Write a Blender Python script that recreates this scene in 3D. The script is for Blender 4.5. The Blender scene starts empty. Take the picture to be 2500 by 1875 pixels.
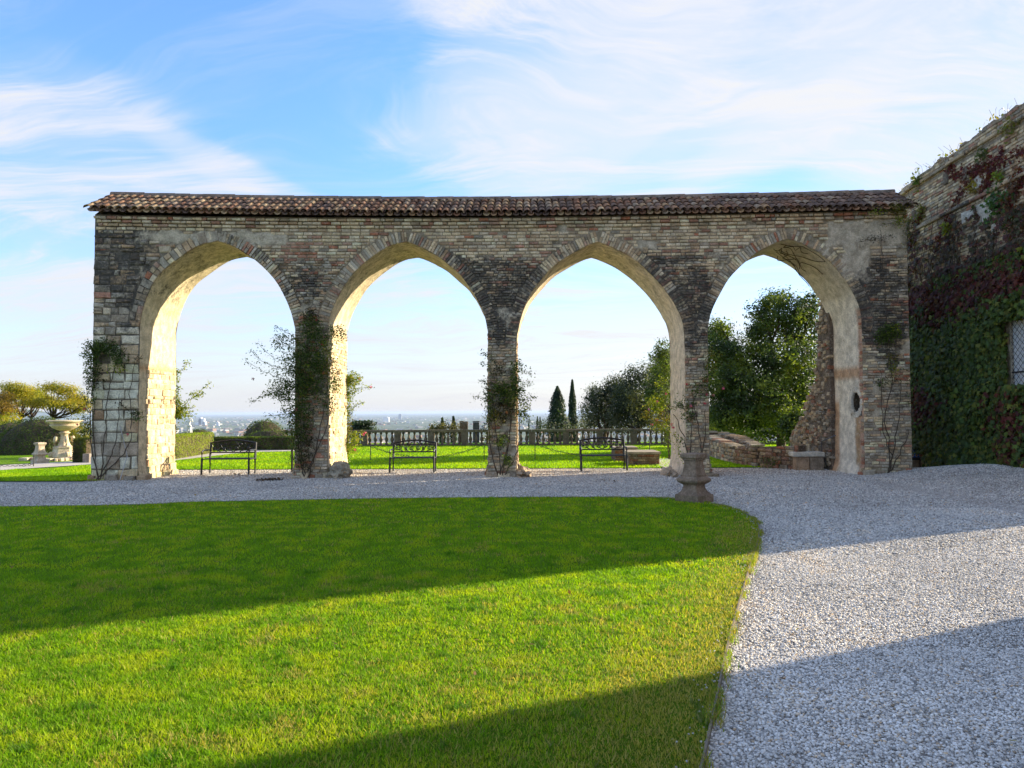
import bpy, bmesh, math, random
import numpy as np
from mathutils import Vector, Matrix, noise as mnoise
R = random.Random(7)
NR = np.random.RandomState(11)
S = bpy.context.scene
COL = S.collection
rad = math.radians

# ------------------------------------------------------------------ camera
FPX = 1800.0
CAMZ = 1.65
cd = bpy.data.cameras.new("camera")
cd.sensor_width = 36.0
cd.lens = 36.0 * FPX / 2500.0
cd.clip_start = 0.1
cd.clip_end = 200000.0
cam = bpy.data.objects.new("camera", cd)
COL.objects.link(cam)
CR = Matrix.Rotation(rad(1.11), 3, 'Z') @ Matrix.Rotation(rad(92.12), 3, 'X') @ Matrix.Rotation(rad(-0.3), 3, 'Z')
cam.matrix_world = Matrix.Translation((0, 0, CAMZ)) @ CR.to_4x4()
S.camera = cam

# ------------------------------------------------------------------ light
SUN_EL = rad(19.0)
SLOPE = 0.48                       # dY/dX of the shadows on the ground
SUN_AZ = math.atan2(1.0, SLOPE)    # clockwise from +Y towards +X
sun_to = Vector((math.sin(SUN_AZ) * math.cos(SUN_EL), math.cos(SUN_AZ) * math.cos(SUN_EL), math.sin(SUN_EL)))
ld = bpy.data.lights.new("sun", 'SUN')
ld.energy = 5.0
ld.angle = rad(0.55)
ld.color = (1.0, 0.87, 0.66)
sun = bpy.data.objects.new("sun", ld)
COL.objects.link(sun)
sun.rotation_euler = (-sun_to).to_track_quat('-Z', 'Y').to_euler()
sun.location = (30, 20, 30)

S.view_settings.view_transform = 'Standard'
S.view_settings.look = 'None'
S.view_settings.gamma = 1
S.view_settings.use_curve_mapping = False
S.view_settings.exposure = 1.2
S.render.engine = 'CYCLES'
S.cycles.max_bounces = 6
S.cycles.transparent_max_bounces = 6
S.cycles.volume_bounces = 0

# ------------------------------------------------------------------ node helper
class NT:
    def __init__(s, tree):
        s.t = tree; s.n = tree.nodes; s.l = tree.links
    def new(s, typ, **kw):
        nd = s.n.new(typ)
        for k, v in kw.items():
            if k.startswith('i_'):
                key = k[2:]
                key = int(key) if key.isdigit() else key.replace('_', ' ')
                s.set(nd.inputs[key], v)
            else:
                setattr(nd, k, v)
        return nd
    def set(s, sock, v):
        if isinstance(v, bpy.types.NodeSocket):
            s.l.new(v, sock)
        else:
            if isinstance(v, tuple) and len(v) == 3 and sock.type == 'RGBA':
                v = (*v, 1)
            sock.default_value = v
    def math(s, op, a, b=0.0, c=0.0, clamp=False):
        nd = s.n.new('ShaderNodeMath'); nd.operation = op; nd.use_clamp = clamp
        s.set(nd.inputs[0], a); s.set(nd.inputs[1], b)
        if op in ('MULTIPLY_ADD', 'SMOOTH_MIN', 'SMOOTH_MAX'): s.set(nd.inputs[2], c)
        return nd.outputs[0]
    def noise(s, vec, scale, detail=4, rough=0.55, dist=0.0):
        nd = s.new('ShaderNodeTexNoise', i_Scale=scale, i_Detail=detail, i_Roughness=rough, i_Distortion=dist)
        s.set(nd.inputs['Vector'], vec)
        return nd.outputs['Fac']
    def mapr(s, v, a, b, c=0.0, d=1.0, smooth=True):
        nd = s.n.new('ShaderNodeMapRange')
        nd.interpolation_type = 'SMOOTHSTEP' if smooth else 'LINEAR'
        s.set(nd.inputs[0], v)
        for i, x in enumerate((a, b, c, d)): s.set(nd.inputs[i + 1], x)
        return nd.outputs[0]
    def mix(s, fac, a, b, mode='MIX'):
        nd = s.n.new('ShaderNodeMix'); nd.data_type = 'RGBA'; nd.blend_type = mode
        s.set(nd.inputs[0], fac); s.set(nd.inputs[6], a); s.set(nd.inputs[7], b)
        return nd.outputs[2]
    def scale(s, vec, sc):
        nd = s.n.new('ShaderNodeVectorMath'); nd.operation = 'MULTIPLY'
        s.set(nd.inputs[0], vec); s.set(nd.inputs[1], sc)
        return nd.outputs[0]

# ------------------------------------------------------------------ world
W = bpy.data.worlds.new("World"); S.world = W; W.use_nodes = True
w = NT(W.node_tree); w.n.clear()
wo = w.new('ShaderNodeOutputWorld'); bg = w.new('ShaderNodeBackground', i_Strength=0.12)
w.l.new(bg.outputs[0], wo.inputs[0])
sky = w.new('ShaderNodeTexSky'); sky.sky_type = 'NISHITA'; sky.sun_disc = False
sky.sun_elevation = SUN_EL; sky.sun_rotation = SUN_AZ
sky.altitude = 200; sky.air_density = 1.0; sky.dust_density = 0.6; sky.ozone_density = 2.5
tc = w.new('ShaderNodeTexCoord'); D = tc.outputs['Generated']
sx = w.new('ShaderNodeSeparateXYZ'); w.set(sx.inputs[0], D)
dz = w.math('MAXIMUM', sx.outputs[2], 0.0)
den = w.math('ADD', dz, 0.16)
cv = w.new('ShaderNodeCombineXYZ')
w.set(cv.inputs[0], w.math('DIVIDE', sx.outputs[0], den)); w.set(cv.inputs[1], w.math('DIVIDE', sx.outputs[1], den))
P0 = cv.outputs[0]
warp = w.new('ShaderNodeTexNoise', i_Scale=0.55, i_Detail=4.0); w.set(warp.inputs['Vector'], P0)
wa = w.new('ShaderNodeVectorMath', operation='MULTIPLY_ADD')
w.set(wa.inputs[0], warp.outputs['Color']); wa.inputs[1].default_value = (1.3, 1.3, 0); w.set(wa.inputs[2], P0)
rot = w.new('ShaderNodeMapping'); w.set(rot.inputs[0], wa.outputs[0])
rot.inputs['Rotation'].default_value = (0, 0, rad(-38)); rot.inputs['Scale'].default_value = (0.40, 1.7, 1)
rot.inputs['Location'].default_value = (3.3, 1.2, 0)
cir = w.noise(rot.outputs[0], 1.1, 9, 0.56, 0.25)
big = w.noise(P0, 0.42, 3, 0.5, 0.3)
fil = w.noise(rot.outputs[0], 4.5, 8, 0.66, 0.8)
# soft places of the cloud field, given as sky directions (azimuth right of +Y, elevation, radii in degrees, weight)
az = w.math('ARCTAN2', sx.outputs[0], sx.outputs[1]); el = w.math('ARCSINE', sx.outputs[2])
def spot(a, e, ra, re, tilt=0):
    u = w.math('SUBTRACT', az, rad(a)); v = w.math('SUBTRACT', el, rad(e))
    ct, st = math.cos(rad(tilt)), math.sin(rad(tilt))
    u2 = w.math('MULTIPLY_ADD', u, ct, w.math('MULTIPLY', v, st))
    v2 = w.math('MULTIPLY_ADD', v, ct, w.math('MULTIPLY', u, -st))
    q = w.math('ADD', w.math('POWER', w.math('ABSOLUTE', w.math('DIVIDE', u2, rad(ra))), 2.0),
               w.math('POWER', w.math('ABSOLUTE', w.math('DIVIDE', v2, rad(re))), 2.0))
    return w.mapr(q, 0.0, 1.0, 1.0, 0.0)
bias = None
for a, e, ra, re, ti, wt in [(14, 24, 26, 11, 25, .17), (34, 21, 22, 14, 0, .17), (-30, 12, 14, 12, 0, .13),
                             (-21, 27, 17, 9, -10, -.36), (-12, 16, 13, 5, -18, -.20), (1, 26, 18, 7, 25, .13), (-28, 30, 10, 6, 0, .1), (5, 13.6, 8, 2.2, 0, -.10), (-20, 16.5, 12, 1.6, -20, .17),
                             (16, 15.2, 8, 2.6, 20, -.16), (19, 19.2, 12, 2.6, 24, .15), (10, 21, 9, 1.2, 32, .08), (-2, 8.0, 42, 4.5, 0, .10), (8, 23, 13, 3.4, 30, .10)]:
    t_ = w.math('MULTIPLY', spot(a, e, ra, re, ti), wt)
    bias = t_ if bias is None else w.math('ADD', bias, t_)
rot2 = w.new('ShaderNodeMapping'); w.set(rot2.inputs[0], wa.outputs[0])
rot2.inputs['Rotation'].default_value = (0, 0, rad(-52)); rot2.inputs['Scale'].default_value = (0.8, 3.2, 1)
wis = w.noise(rot2.outputs[0], 1.5, 12, 0.68, 0.9)
soft = w.math('ADD', w.math('ADD', w.math('MULTIPLY', cir, 0.85), w.math('MULTIPLY', big, 0.30)), bias)
veil = w.mapr(soft, 0.44, 0.92, 0.0, 0.66)
near_ = w.mapr(soft, 0.38, 0.70, 0.0, 1.0)
wsp = w.math('MULTIPLY', w.mapr(w.math('ADD', w.math('MULTIPLY', wis, .7), w.math('MULTIPLY', fil, .35)), 0.43, 0.70, 0.0, 1.0), w.math('MULTIPLY_ADD', near_, .80, .20))
amt = w.math('ADD', veil, w.math('MULTIPLY', wsp, w.math('SUBTRACT', 1.0, veil)))
amt = w.math('MINIMUM', w.math('ADD', amt, 0.05), 0.97)
sr = w.new('ShaderNodeVectorMath', operation='DOT_PRODUCT'); w.set(sr.inputs[0], D); sr.inputs[1].default_value = tuple(sun_to)
glow = w.mapr(sr.outputs['Value'], 0.1, 1.0, 0.0, 1.0)
ccol = w.mix(glow, (3.15, 3.22, 3.42), (3.4, 3.4, 3.45))
tint = w.mix(w.mapr(dz, 0.05, 0.45), (0.94, 1.0, 1.22), (0.80, 1.13, 1.50))
tint = w.mix(w.mapr(sr.outputs['Value'], 0.45, 0.98), tint, (0.66, 0.70, 0.80))
skb = w.mix(1.0, sky.outputs[0], tint, 'MULTIPLY')
skc = w.mix(amt, skb, ccol)
# pale band close to the horizon
hz = w.mapr(dz, 0.0, 0.17, 0.9, 0.0)
hzc = w.mix(glow, (2.95, 3.0, 3.2), (3.6, 3.35, 3.1))
skc = w.mix(w.math('MULTIPLY', hz, 0.9), skc, hzc)
w.l.new(skc, bg.inputs[0])

# ------------------------------------------------------------------ pixels of the photo -> places in the world
def ray(x, y):
    return (CR @ Vector(((x - 1250) / FPX, -(y - 937.5) / FPX, -1.0)))
C0 = Vector((0, 0, CAMZ))
def at(x, y, Y):
    d = ray(x, y); return C0 + d * (Y / d.y)
def gnd(x, y, z=0.0):
    d = ray(x, y); return C0 + d * ((z - CAMZ) / d.z)
def YF(X): return 18.60 - (0.0055 if X < 0 else 0.0030) * X * X
def wp(x, y, off=0.0):
    """photo pixel -> (s, z) on the arcade's front face"""
    Y = 18.4
    for _ in range(5):
        p = at(x, y, Y); Y = YF(p.x) + off
    return (p.x, p.z)
TH = 1.9

# ------------------------------------------------------------------ mesh helpers
class MB:
    def __init__(s): s.v = []; s.f = []; s.c = []
    def add(s, vs, fs, col=None):
        b = len(s.v); s.v += [tuple(q) for q in vs]; s.f += [tuple(b + i for i in f) for f in fs]
        if col is None: col = (1, 1, 1, 0)
        if len(col) and isinstance(col[0], (tuple, list)): s.c += col
        else: s.c += [tuple(col)] * len(vs)
        return s
    def box(s, c, d, col=None, rz=0.0, taper=1.0):
        x, y, z = (q / 2 for q in d); vs = []
        for k in (-1, 1):
            t = taper if k > 0 else 1.0
            for a, b in ((-1, -1), (1, -1), (1, 1), (-1, 1)):
                px, py = a * x * t, b * y * t
                vs.append((c[0] + px * math.cos(rz) - py * math.sin(rz), c[1] + px * math.sin(rz) + py * math.cos(rz), c[2] + k * z))
        return s.add(vs, [(3, 2, 1, 0), (4, 5, 6, 7), (0, 1, 5, 4), (1, 2, 6, 5), (2, 3, 7, 6), (3, 0, 4, 7)], col)
    def tube(s, pts, r, n=6, col=None, cap=True):
        pts = [Vector(p) for p in pts]; m = len(pts); rs = r if isinstance(r, (list, tuple)) else [r] * m
        up = Vector((0, 0, 1)); vs = []
        for i, p in enumerate(pts):
            t = (pts[min(i + 1, m - 1)] - pts[max(i - 1, 0)])
            if t.length < 1e-9: t = Vector((0, 0, 1))
            t.normalize()
            a = t.cross(up)
            if a.length < 0.05: a = t.cross(Vector((0, 1, 0)))
            a.normalize(); b = t.cross(a)
            for k in range(n):
                th = 2 * math.pi * k / n
                vs.append(p + (a * math.cos(th) + b * math.sin(th)) * rs[i])
        fs = [(i * n + k, i * n + (k + 1) % n, (i + 1) * n + (k + 1) % n, (i + 1) * n + k) for i in range(m - 1) for k in range(n)]
        if cap: fs += [tuple(range(n - 1, -1, -1)), tuple((m - 1) * n + k for k in range(n))]
        return s.add(vs, fs, col)
    def lathe(s, prof, n=16, c=(0, 0, 0), col=None, flute=0.0, nf=0, square=False, rz=0.0):
        vs = []
        for r, z in prof:
            for k in range(n):
                th = 2 * math.pi * (k + 0.5) / n + rz
                q = r * (1 + (flute * math.cos(nf * th) if nf else 0))
                vs.append((c[0] + q * math.cos(th), c[1] + q * math.sin(th), c[2] + z))
        m = len(prof)
        fs = [(i * n + k, i * n + (k + 1) % n, (i + 1) * n + (k + 1) % n, (i + 1) * n + k) for i in range(m - 1) for k in range(n)]
        fs += [tuple(range(n - 1, -1, -1)), tuple((m - 1) * n + k for k in range(n))]
        return s.add(vs, fs, col)
    def build(s, name, mat, parent=None, smooth=False, link=True):
        me = bpy.data.meshes.new(name); me.from_pydata(s.v, [], s.f); me.update()
        ca = me.color_attributes.new('col', 'FLOAT_COLOR', 'POINT')
        ca.data.foreach_set('color', np.array([(*c, 0)[:4] if len(c) < 4 else c for c in s.c], dtype=np.float32).ravel())
        me.materials.append(mat)
        if smooth: me.polygons.foreach_set('use_smooth', [True] * len(me.polygons))
        o = bpy.data.objects.new(name, me)
        if link: COL.objects.link(o)
        if parent is not None: o.parent = parent
        return o

def np_mesh(name, V, F, C, mat, parent=None, smooth=False):
    """V (n,3), F (m,k) one polygon size, C (n,4)"""
    me = bpy.data.meshes.new(name)
    n, (m, k) = len(V), F.shape
    me.vertices.add(n); me.vertices.foreach_set('co', V.astype(np.float32).ravel())
    me.loops.add(m * k); me.loops.foreach_set('vertex_index', F.astype(np.int32).ravel())
    me.polygons.add(m); me.polygons.foreach_set('loop_start', np.arange(0, m * k, k, dtype=np.int32))
    me.polygons.foreach_set('loop_total', np.full(m, k, dtype=np.int32))
    if smooth: me.polygons.foreach_set('use_smooth', np.ones(m, dtype=bool))
    me.update(calc_edges=True); me.validate()
    ca = me.color_attributes.new('col', 'FLOAT_COLOR', 'POINT')
    ca.data.foreach_set('color', C.astype(np.float32).ravel())
    me.materials.append(mat)
    o = bpy.data.objects.new(name, me); COL.objects.link(o)
    if parent is not None: o.parent = parent
    return o

def scatter(name, tv, tf, pos, Rm, sc, cols, mat, parent=None, smooth=False):
    tv = np.array(tv, float); tf = np.array(tf, int); N = len(pos)
    sc = np.asarray(sc)
    if sc.ndim == 1: sc = sc[:, None]
    loc = tv[None, :, :] * (sc[:, None, :] if sc.shape[1] == 3 else sc[:, :, None])
    V = np.einsum('nij,nkj->nki', Rm, loc) + pos[:, None, :]
    F = tf[None] + (np.arange(N) * len(tv))[:, None, None]
    C = np.repeat(np.concatenate([cols, np.zeros((N, 1))], 1)[:, None, :], len(tv), 1)
    return np_mesh(name, V.reshape(-1, 3), F.reshape(-1, tf.shape[1]), C.reshape(-1, 4), mat, parent, smooth)

def rot_from_normal(nrm, rs=NR):
    """random spin frames whose local z is nrm"""
    n = nrm / np.maximum(np.linalg.norm(nrm, axis=1, keepdims=True), 1e-6)
    a = rs.normal(size=n.shape); a -= n * (a * n).sum(1, keepdims=True)
    a /= np.maximum(np.linalg.norm(a, axis=1, keepdims=True), 1e-6)
    b = np.cross(n, a)
    return np.stack([a, b, n], axis=2)

def tag(o, label=None, cat=None, group=None, kind=None):
    if label: o['label'] = label
    if cat: o['category'] = cat
    if group: o['group'] = group
    if kind: o['kind'] = kind
    return o
def thing(name, label, cat, loc=(0, 0, 0), rz=0.0, group=None):
    o = bpy.data.objects.new(name, None); COL.objects.link(o)
    o.location = loc; o.rotation_euler = (0, 0, rz); o.empty_display_size = 0.2
    return tag(o, label, cat, group)
def copy_tree(o, parent=None):
    c = o.copy(); COL.objects.link(c); c.parent = parent
    for ch in [q for q in list(o.children)]: copy_tree(ch, c)
    return c
def bevel(o, wdt, seg=2):
    m = o.modifiers.new('bevel', 'BEVEL'); m.width = wdt; m.segments = seg; m.limit_method = 'ANGLE'
    return o

# ------------------------------------------------------------------ materials
def new_mat(name):
    m = bpy.data.materials.new(name); m.use_nodes = True
    t = NT(m.node_tree); t.n.clear()
    out = t.new('ShaderNodeOutputMaterial'); b = t.new('ShaderNodeBsdfPrincipled')
    t.l.new(b.outputs[0], out.inputs[0])
    b.inputs['Specular IOR Level'].default_value = 0.25
    return m, t, b, out
def bump(t, b, h, strength=0.5, dist=0.02):
    bn = t.new('ShaderNodeBump', i_Strength=strength, i_Distance=dist); t.set(bn.inputs['Height'], h)
    t.l.new(bn.outputs[0], b.inputs['Normal'])
def pos(t): return t.new('ShaderNodeNewGeometry').outputs['Position']

def masonry(name, lichen=True, dark=(.065, .057, .047), bstr=0.7, pale=0.5, alg=0.3):
    m, t, b, _ = new_mat(name); P = pos(t)
    at_ = t.new('ShaderNodeAttribute', attribute_name='col')
    c = at_.outputs['Color']
    n1 = t.noise(P, 5, 6, .6); n2 = t.noise(P, 34, 6, .7); n3 = t.noise(P, 13, 9, .68, .4); n4 = t.noise(P, 2.1, 5, .6)
    c = t.mix(1.0, c, t.mix(t.mapr(n1, .3, .7), (.72, .66, .57), (1.24, 1.16, 1.03)), 'MULTIPLY')
    c = t.mix(1.0, c, t.mix(t.mapr(n2, .3, .7), (.7, .69, .68), (1.2, 1.2, 1.18)), 'MULTIPLY')
    c = t.mix(t.math('MULTIPLY', t.mapr(n4, .52, .75), alg), c, (.13, .13, .06))
    if lichen:
        pl = t.mapr(t.noise(P, 17, 8, .75, .6), .54, .64)
        c = t.mix(t.math('MULTIPLY', pl, pale), c, (.52, .47, .385))
        thr = t.math('MULTIPLY_ADD', at_.outputs['Alpha'], -.34, .74)
        dk = t.mapr(t.math('SUBTRACT', t.math('MULTIPLY_ADD', n3, .65, t.math('MULTIPLY', n4, .35)), thr), -.09, .14)
        c = t.mix(t.math('MULTIPLY', dk, .9), c, dark)
    t.l.new(c, b.inputs['Base Color']); b.inputs['Roughness'].default_value = .93
    h = t.math('ADD', t.math('MULTIPLY', n2, .5), t.math('MULTIPLY', n3, .9))
    bump(t, b, h, bstr, .03)
    return m
M_mas = masonry('masonry')
M_clean = masonry('old_plaster', True, (.05, .045, .03), .6, .55, .25)
M_stone = masonry('carved_stone', True, (.06, .055, .045), .35, .25, .2)
M_tile = masonry('roof_tile', True, (.025, .02, .018), .4, .22, .1)

def vcol_mat(name, rough=.5, metal=0.0, spec=.3, nz=.25, sc=20, b=0.0):
    m, t, bs, _ = new_mat(name)
    at_ = t.new('ShaderNodeAttribute', attribute_name='col'); P = pos(t)
    n = t.noise(P, sc, 5, .6)
    c = t.mix(1.0, at_.outputs['Color'], t.mix(n, (1 - nz,) * 3, (1 + nz,) * 3), 'MULTIPLY')
    t.l.new(c, bs.inputs['Base Color']); bs.inputs['Roughness'].default_value = rough
    bs.inputs['Metallic'].default_value = metal; bs.inputs['Specular IOR Level'].default_value = spec
    if b: bump(t, bs, n, b, .01)
    return m
M_iron = vcol_mat('black_iron', .45, .0, .5, .3, 60, .2)
M_bark = vcol_mat('bark', .9, 0, .1, .5, 25, .6)
M_flow = vcol_mat('petal', .6, 0, .2, .15, 60)
M_marble = vcol_mat('marble', .7, 0, .3, .12, 12, .2)
M_far = vcol_mat('far_wall', .9, 0, .1, .12, .05)
M_print = vcol_mat('printed_panel', .4, 0, .4, .05, 10)

def leaf_mat(name, trans=.4, rough=.55):
    m, t, bs, out = new_mat(name)
    at_ = t.new('ShaderNodeAttribute', attribute_name='col')
    bs.inputs['Roughness'].default_value = rough; bs.inputs['Specular IOR Level'].default_value = .25
    t.l.new(at_.outputs['Color'], bs.inputs['Base Color'])
    tr = t.new('ShaderNodeBsdfTranslucent')
    t.l.new(t.mix(1.0, at_.outputs['Color'], (1.75, 1.75, .5), 'MULTIPLY'), tr.inputs['Color'])
    mx = t.new('ShaderNodeMixShader', i_0=trans)
    t.l.new(bs.outputs[0], mx.inputs[1]); t.l.new(tr.outputs[0], mx.inputs[2]); t.l.new(mx.outputs[0], out.inputs[0])
    return m
M_leaf = leaf_mat('leaf')
M_grass = leaf_mat('grass_blade', .45, .6)

def gravel_mat():
    m, t, b, _ = new_mat('gravel'); P = pos(t)
    vo = t.new('ShaderNodeTexVoronoi', i_Scale=55.0, i_Randomness=1.0); t.set(vo.inputs['Vector'], P)
    sp = t.new('ShaderNodeSeparateColor'); t.set(sp.inputs[0], vo.outputs['Color'])
    c = t.mix(sp.outputs[0], (.50, .465, .41), (.82, .77, .695))
    c = t.mix(t.mapr(sp.outputs[1], .86, .9), c, (.42, .33, .24))
    c = t.mix(t.mapr(vo.outputs['Distance'], .25, .8, 0, .6), c, (.12, .11, .10))
    n = t.noise(P, .5, 6, .6)
    c = t.mix(1.0, c, t.mix(t.mapr(n, .3, .7), (.84, .82, .80), (1.08, 1.08, 1.08)), 'MULTIPLY')
    n6 = t.noise(P, 7, 5, .7); c = t.mix(1.0, c, t.mix(t.mapr(n6, .35, .65), (.82, .81, .8), (1.1, 1.1, 1.1)), 'MULTIPLY')
    # earthy strip close under the arcade
    sy = t.new('ShaderNodeSeparateXYZ'); t.set(sy.inputs[0], P)
    e = t.mapr(t.math('ADD', sy.outputs[1], t.math('MULTIPLY', n6, 1.4)), 18.6, 20.4)
    c = t.mix(t.math('MULTIPLY', e, .6), c, (.34, .26, .19))
    t.l.new(c, b.inputs['Base Color']); b.inputs['Roughness'].default_value = .9
    h = t.math('SUBTRACT', t.math('MULTIPLY', sp.outputs[2], .35), vo.outputs['Distance'])
    bump(t, b, h, .8, .02)
    return m
M_gravel = gravel_mat()
def lawn_mat():
    m, t, b, _ = new_mat('lawn'); P = pos(t)
    n = t.noise(P, 1.1, 6, .62); n2 = t.noise(P, 60, 6, .75); n3 = t.noise(P, 9, 5, .6)
    c = t.mix(t.mapr(n, .3, .7), (.12, .24, .005), (.15, .28, .007))
    c = t.mix(t.mapr(n3, .62, .74, 0, .6), c, (.19, .16, .05))
    c = t.mix(1.0, c, t.mix(t.mapr(n2, .3, .7), (.5, .5, .5), (1.45, 1.45, 1.4)), 'MULTIPLY')
    t.l.new(c, b.inputs['Base Color']); b.inputs['Roughness'].default_value = .9; b.inputs['Specular IOR Level'].default_value = .1
    bump(t, b, n2, 1.0, .05)
    return m
M_lawn = lawn_mat()
def simple(name, c1, c2, sc=4, rough=.9, bs=.3, bd=.02):
    m, t, b, _ = new_mat(name); P = pos(t)
    n = t.noise(P, sc, 8, .65); n2 = t.noise(P, sc * 9, 6, .7)
    c = t.mix(t.mapr(n, .3, .7), c1, c2)
    c = t.mix(1.0, c, t.mix(n2, (.7,) * 3, (1.3,) * 3), 'MULTIPLY')
    t.l.new(c, b.inputs['Base Color']); b.inputs['Roughness'].default_value = rough
    bump(t, b, n2, bs, bd)
    return m
M_path = simple('path_gravel', (.42, .38, .32), (.55, .5, .43), 3)
M_hill = simple('hillside', (.035, .055, .018), (.08, .09, .035), .3, .95, .6, .3)
M_edge = simple('edging_metal', (.16, .13, .09), (.26, .21, .15), 12, .6)
M_soil = simple('soil', (.05, .035, .022), (.11, .08, .05), 8)
def plain_mat():
    m, t, b, _ = new_mat('plain'); P = pos(t)
    v = t.new('ShaderNodeTexVoronoi', i_Scale=.0045); t.set(v.inputs['Vector'], P)
    sp = t.new('ShaderNodeSeparateColor'); t.set(sp.inputs[0], v.outputs['Color'])
    c = t.mix(sp.outputs[0], (.045, .085, .03), (.15, .17, .075))
    c = t.mix(t.mapr(t.noise(P, .0016, 8, .7), .45, .6), c, (.05, .08, .045))
    c = t.mix(t.mapr(t.noise(P, .01, 8, .8), .58, .68, 0, .8), c, (.20, .18, .16))
    t.l.new(c, b.inputs['Base Color']); b.inputs['Roughness'].default_value = 1
    return m
M_plain = plain_mat()

# ------------------------------------------------------------------ terrain
def gz(X, Y):
    """height of the court: it rises a little towards the foot of the castle wall"""
    def ss(t): t = min(1, max(0, t)); return t * t * (3 - 2 * t)
    return 0.38 * ss((X - 7.6) / 3.2) * ss((21.2 - Y) / 4.5)
def grid_sheet(name, x0, x1, y0, y1, nx, ny, zf, mat, kind='structure'):
    X = np.linspace(x0, x1, nx); Y = np.linspace(y0, y1, ny)
    V = np.array([(a, b, zf(a, b)) for b in Y for a in X])
    i = np.arange((nx - 1) * (ny - 1)); r = i // (nx - 1); c = i % (nx - 1); k = r * nx + c
    F = np.stack([k, k + 1, k + nx + 1, k + nx], 1)
    o = np_mesh(name, V, F, np.ones((len(V), 4)), mat, None, True)
    return tag(o, kind=kind)
grid_sheet('gravel_court', -45, 45, -30, 24.5, 121, 110, gz, M_gravel)
def poly_sheet(name, pts, z, mat, kind='structure', thick=0.0):
    bm = bmesh.new()
    vs = [bm.verts.new((p[0], p[1], z)) for p in pts]
    f = bm.faces.new(vs)
    bmesh.ops.recalc_face_normals(bm, faces=[f]); f.normal_update()
    if f.normal.z < 0: f.normal_flip()
    if thick:
        r = bmesh.ops.extrude_face_region(bm, geom=[f])
        for v in [g for g in r['geom'] if isinstance(g, bmesh.types.BMVert)]: v.co.z += thick
        bmesh.ops.recalc_face_normals(bm, faces=bm.faces)
    bmesh.ops.triangulate(bm, faces=bm.faces)
    me = bpy.data.meshes.new(name); bm.to_mesh(me); bm.free(); me.materials.append(mat)
    o = bpy.data.objects.new(name, me); COL.objects.link(o); tag(o, kind=kind)
    return o
# front lawn outline
edge_px = [(0, 1242), (500, 1230), (1000, 1221), (1400, 1218.5), (1560, 1219), (1660, 1223), (1740, 1234), (1800, 1250), (1840, 1271),
           (1853, 1292), (1850, 1330), (1838, 1370), (1828, 1400), (1805, 1480), (1775, 1595), (1749, 1723), (1716, 1875)]
ep = [gnd(*p) for p in edge_px]
def smooth_line(P, n=6):
    out = []
    for i in range(len(P) - 1):
        p0 = P[max(i - 1, 0)]; p1 = P[i]; p2 = P[i + 1]; p3 = P[min(i + 2, len(P) - 1)]
        for k in range(n):
            t = k / n
            out.append(0.5 * ((2 * p1) + (p2 - p0) * t + (2 * p0 - 5 * p1 + 4 * p2 - p3) * t * t + (3 * p1 - p0 - 3 * p2 + p3) * t ** 3))
    out.append(P[-1]); return out
ep = smooth_line([Vector((-30, ep[0].y - 1.2, 0))] + ep + [ep[-1] + (ep[-1] - ep[-2]) * 1.5, ep[-1] + (ep[-1] - ep[-2]) * 8], 6)
lawn_poly = [(p.x, p.y) for p in ep] + [(-30, ep[-1].y)]
poly_sheet('front_lawn', lawn_poly, 0.0, M_lawn, 'structure', 0.03)
# metal edging strip along the lawn
mb = MB()
for i in range(len(ep) - 1):
    a, b = ep[i], ep[i + 1]; d = (b - a).normalized(); n_ = Vector((-d.y, d.x, 0)) * .006
    q = [a - n_, b - n_, b + n_, a + n_]
    mb.add([(p.x, p.y, z) for z in (-.03, .044) for p in q], [(4, 5, 6, 7), (0, 1, 5, 4), (2, 3, 7, 6)], (1, 1, 1, 0))
edging = mb.build('lawn_edging', M_edge); tag(edging, 'thin metal edging strip between the front lawn and the gravel', 'edging')
# garden behind the arcade
grid_sheet('garden_lawn', -45, 45, 21.25, 39, 60, 30, lambda a, b: .012 + .0 * a, M_lawn)
tag(bpy.data.objects['garden_lawn'], kind='structure')
poly_sheet('left_lawn', [(-45, 17.2), (-10.8, 17.75), (-10.6, 20.6), (-10.4, 21.4), (-45, 21.4)], 0.016, M_lawn)
pth = [gnd(0, 1150), gnd(220, 1136), gnd(430, 1126), gnd(560, 1110), gnd(640, 1104.5), gnd(720, 1103)]
pth2 = [gnd(720, 1100), gnd(620, 1100), gnd(500, 1106), gnd(430, 1117), gnd(220, 1126), gnd(0, 1138)]
poly_sheet('garden_path', [(p.x, p.y) for p in pth + pth2], 0.03, M_path)
poly_sheet('side_path', [(p.x, p.y) for p in [gnd(1560, 1122), gnd(1660, 1122), gnd(1680, 1150), gnd(1640, 1150)]], 0.034, M_path)
# hill falling away below the terrace, and the plain
def hz_(X, Y):
    d = max(0, Y - 38.5) + max(0, abs(X) - 44) * .5
    return max(-125, -.05 - d * .32 + (1.2 * mnoise.noise(Vector((X * .03, Y * .03, 0))) if d > 3 else 0))
grid_sheet('hillside', -500, 500, 38.5, 430, 80, 60, hz_, M_hill)
V = []; 
rr = [60, 200, 500, 1000, 2000, 4000, 8000, 16000, 32000, 52000]
for r_ in rr:
    for k in range(64):
        a = 2 * math.pi * k / 64; V.append((r_ * math.cos(a), r_ * math.sin(a), -120))
F = [(i * 64 + k, i * 64 + (k + 1) % 64, (i + 1) * 64 + (k + 1) % 64, (i + 1) * 64 + k) for i in range(len(rr) - 1) for k in range(64)]
tag(np_mesh('plain_ground', np.array(V, float), np.array(F), np.ones((len(V), 4)), M_plain), kind='structure')

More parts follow.
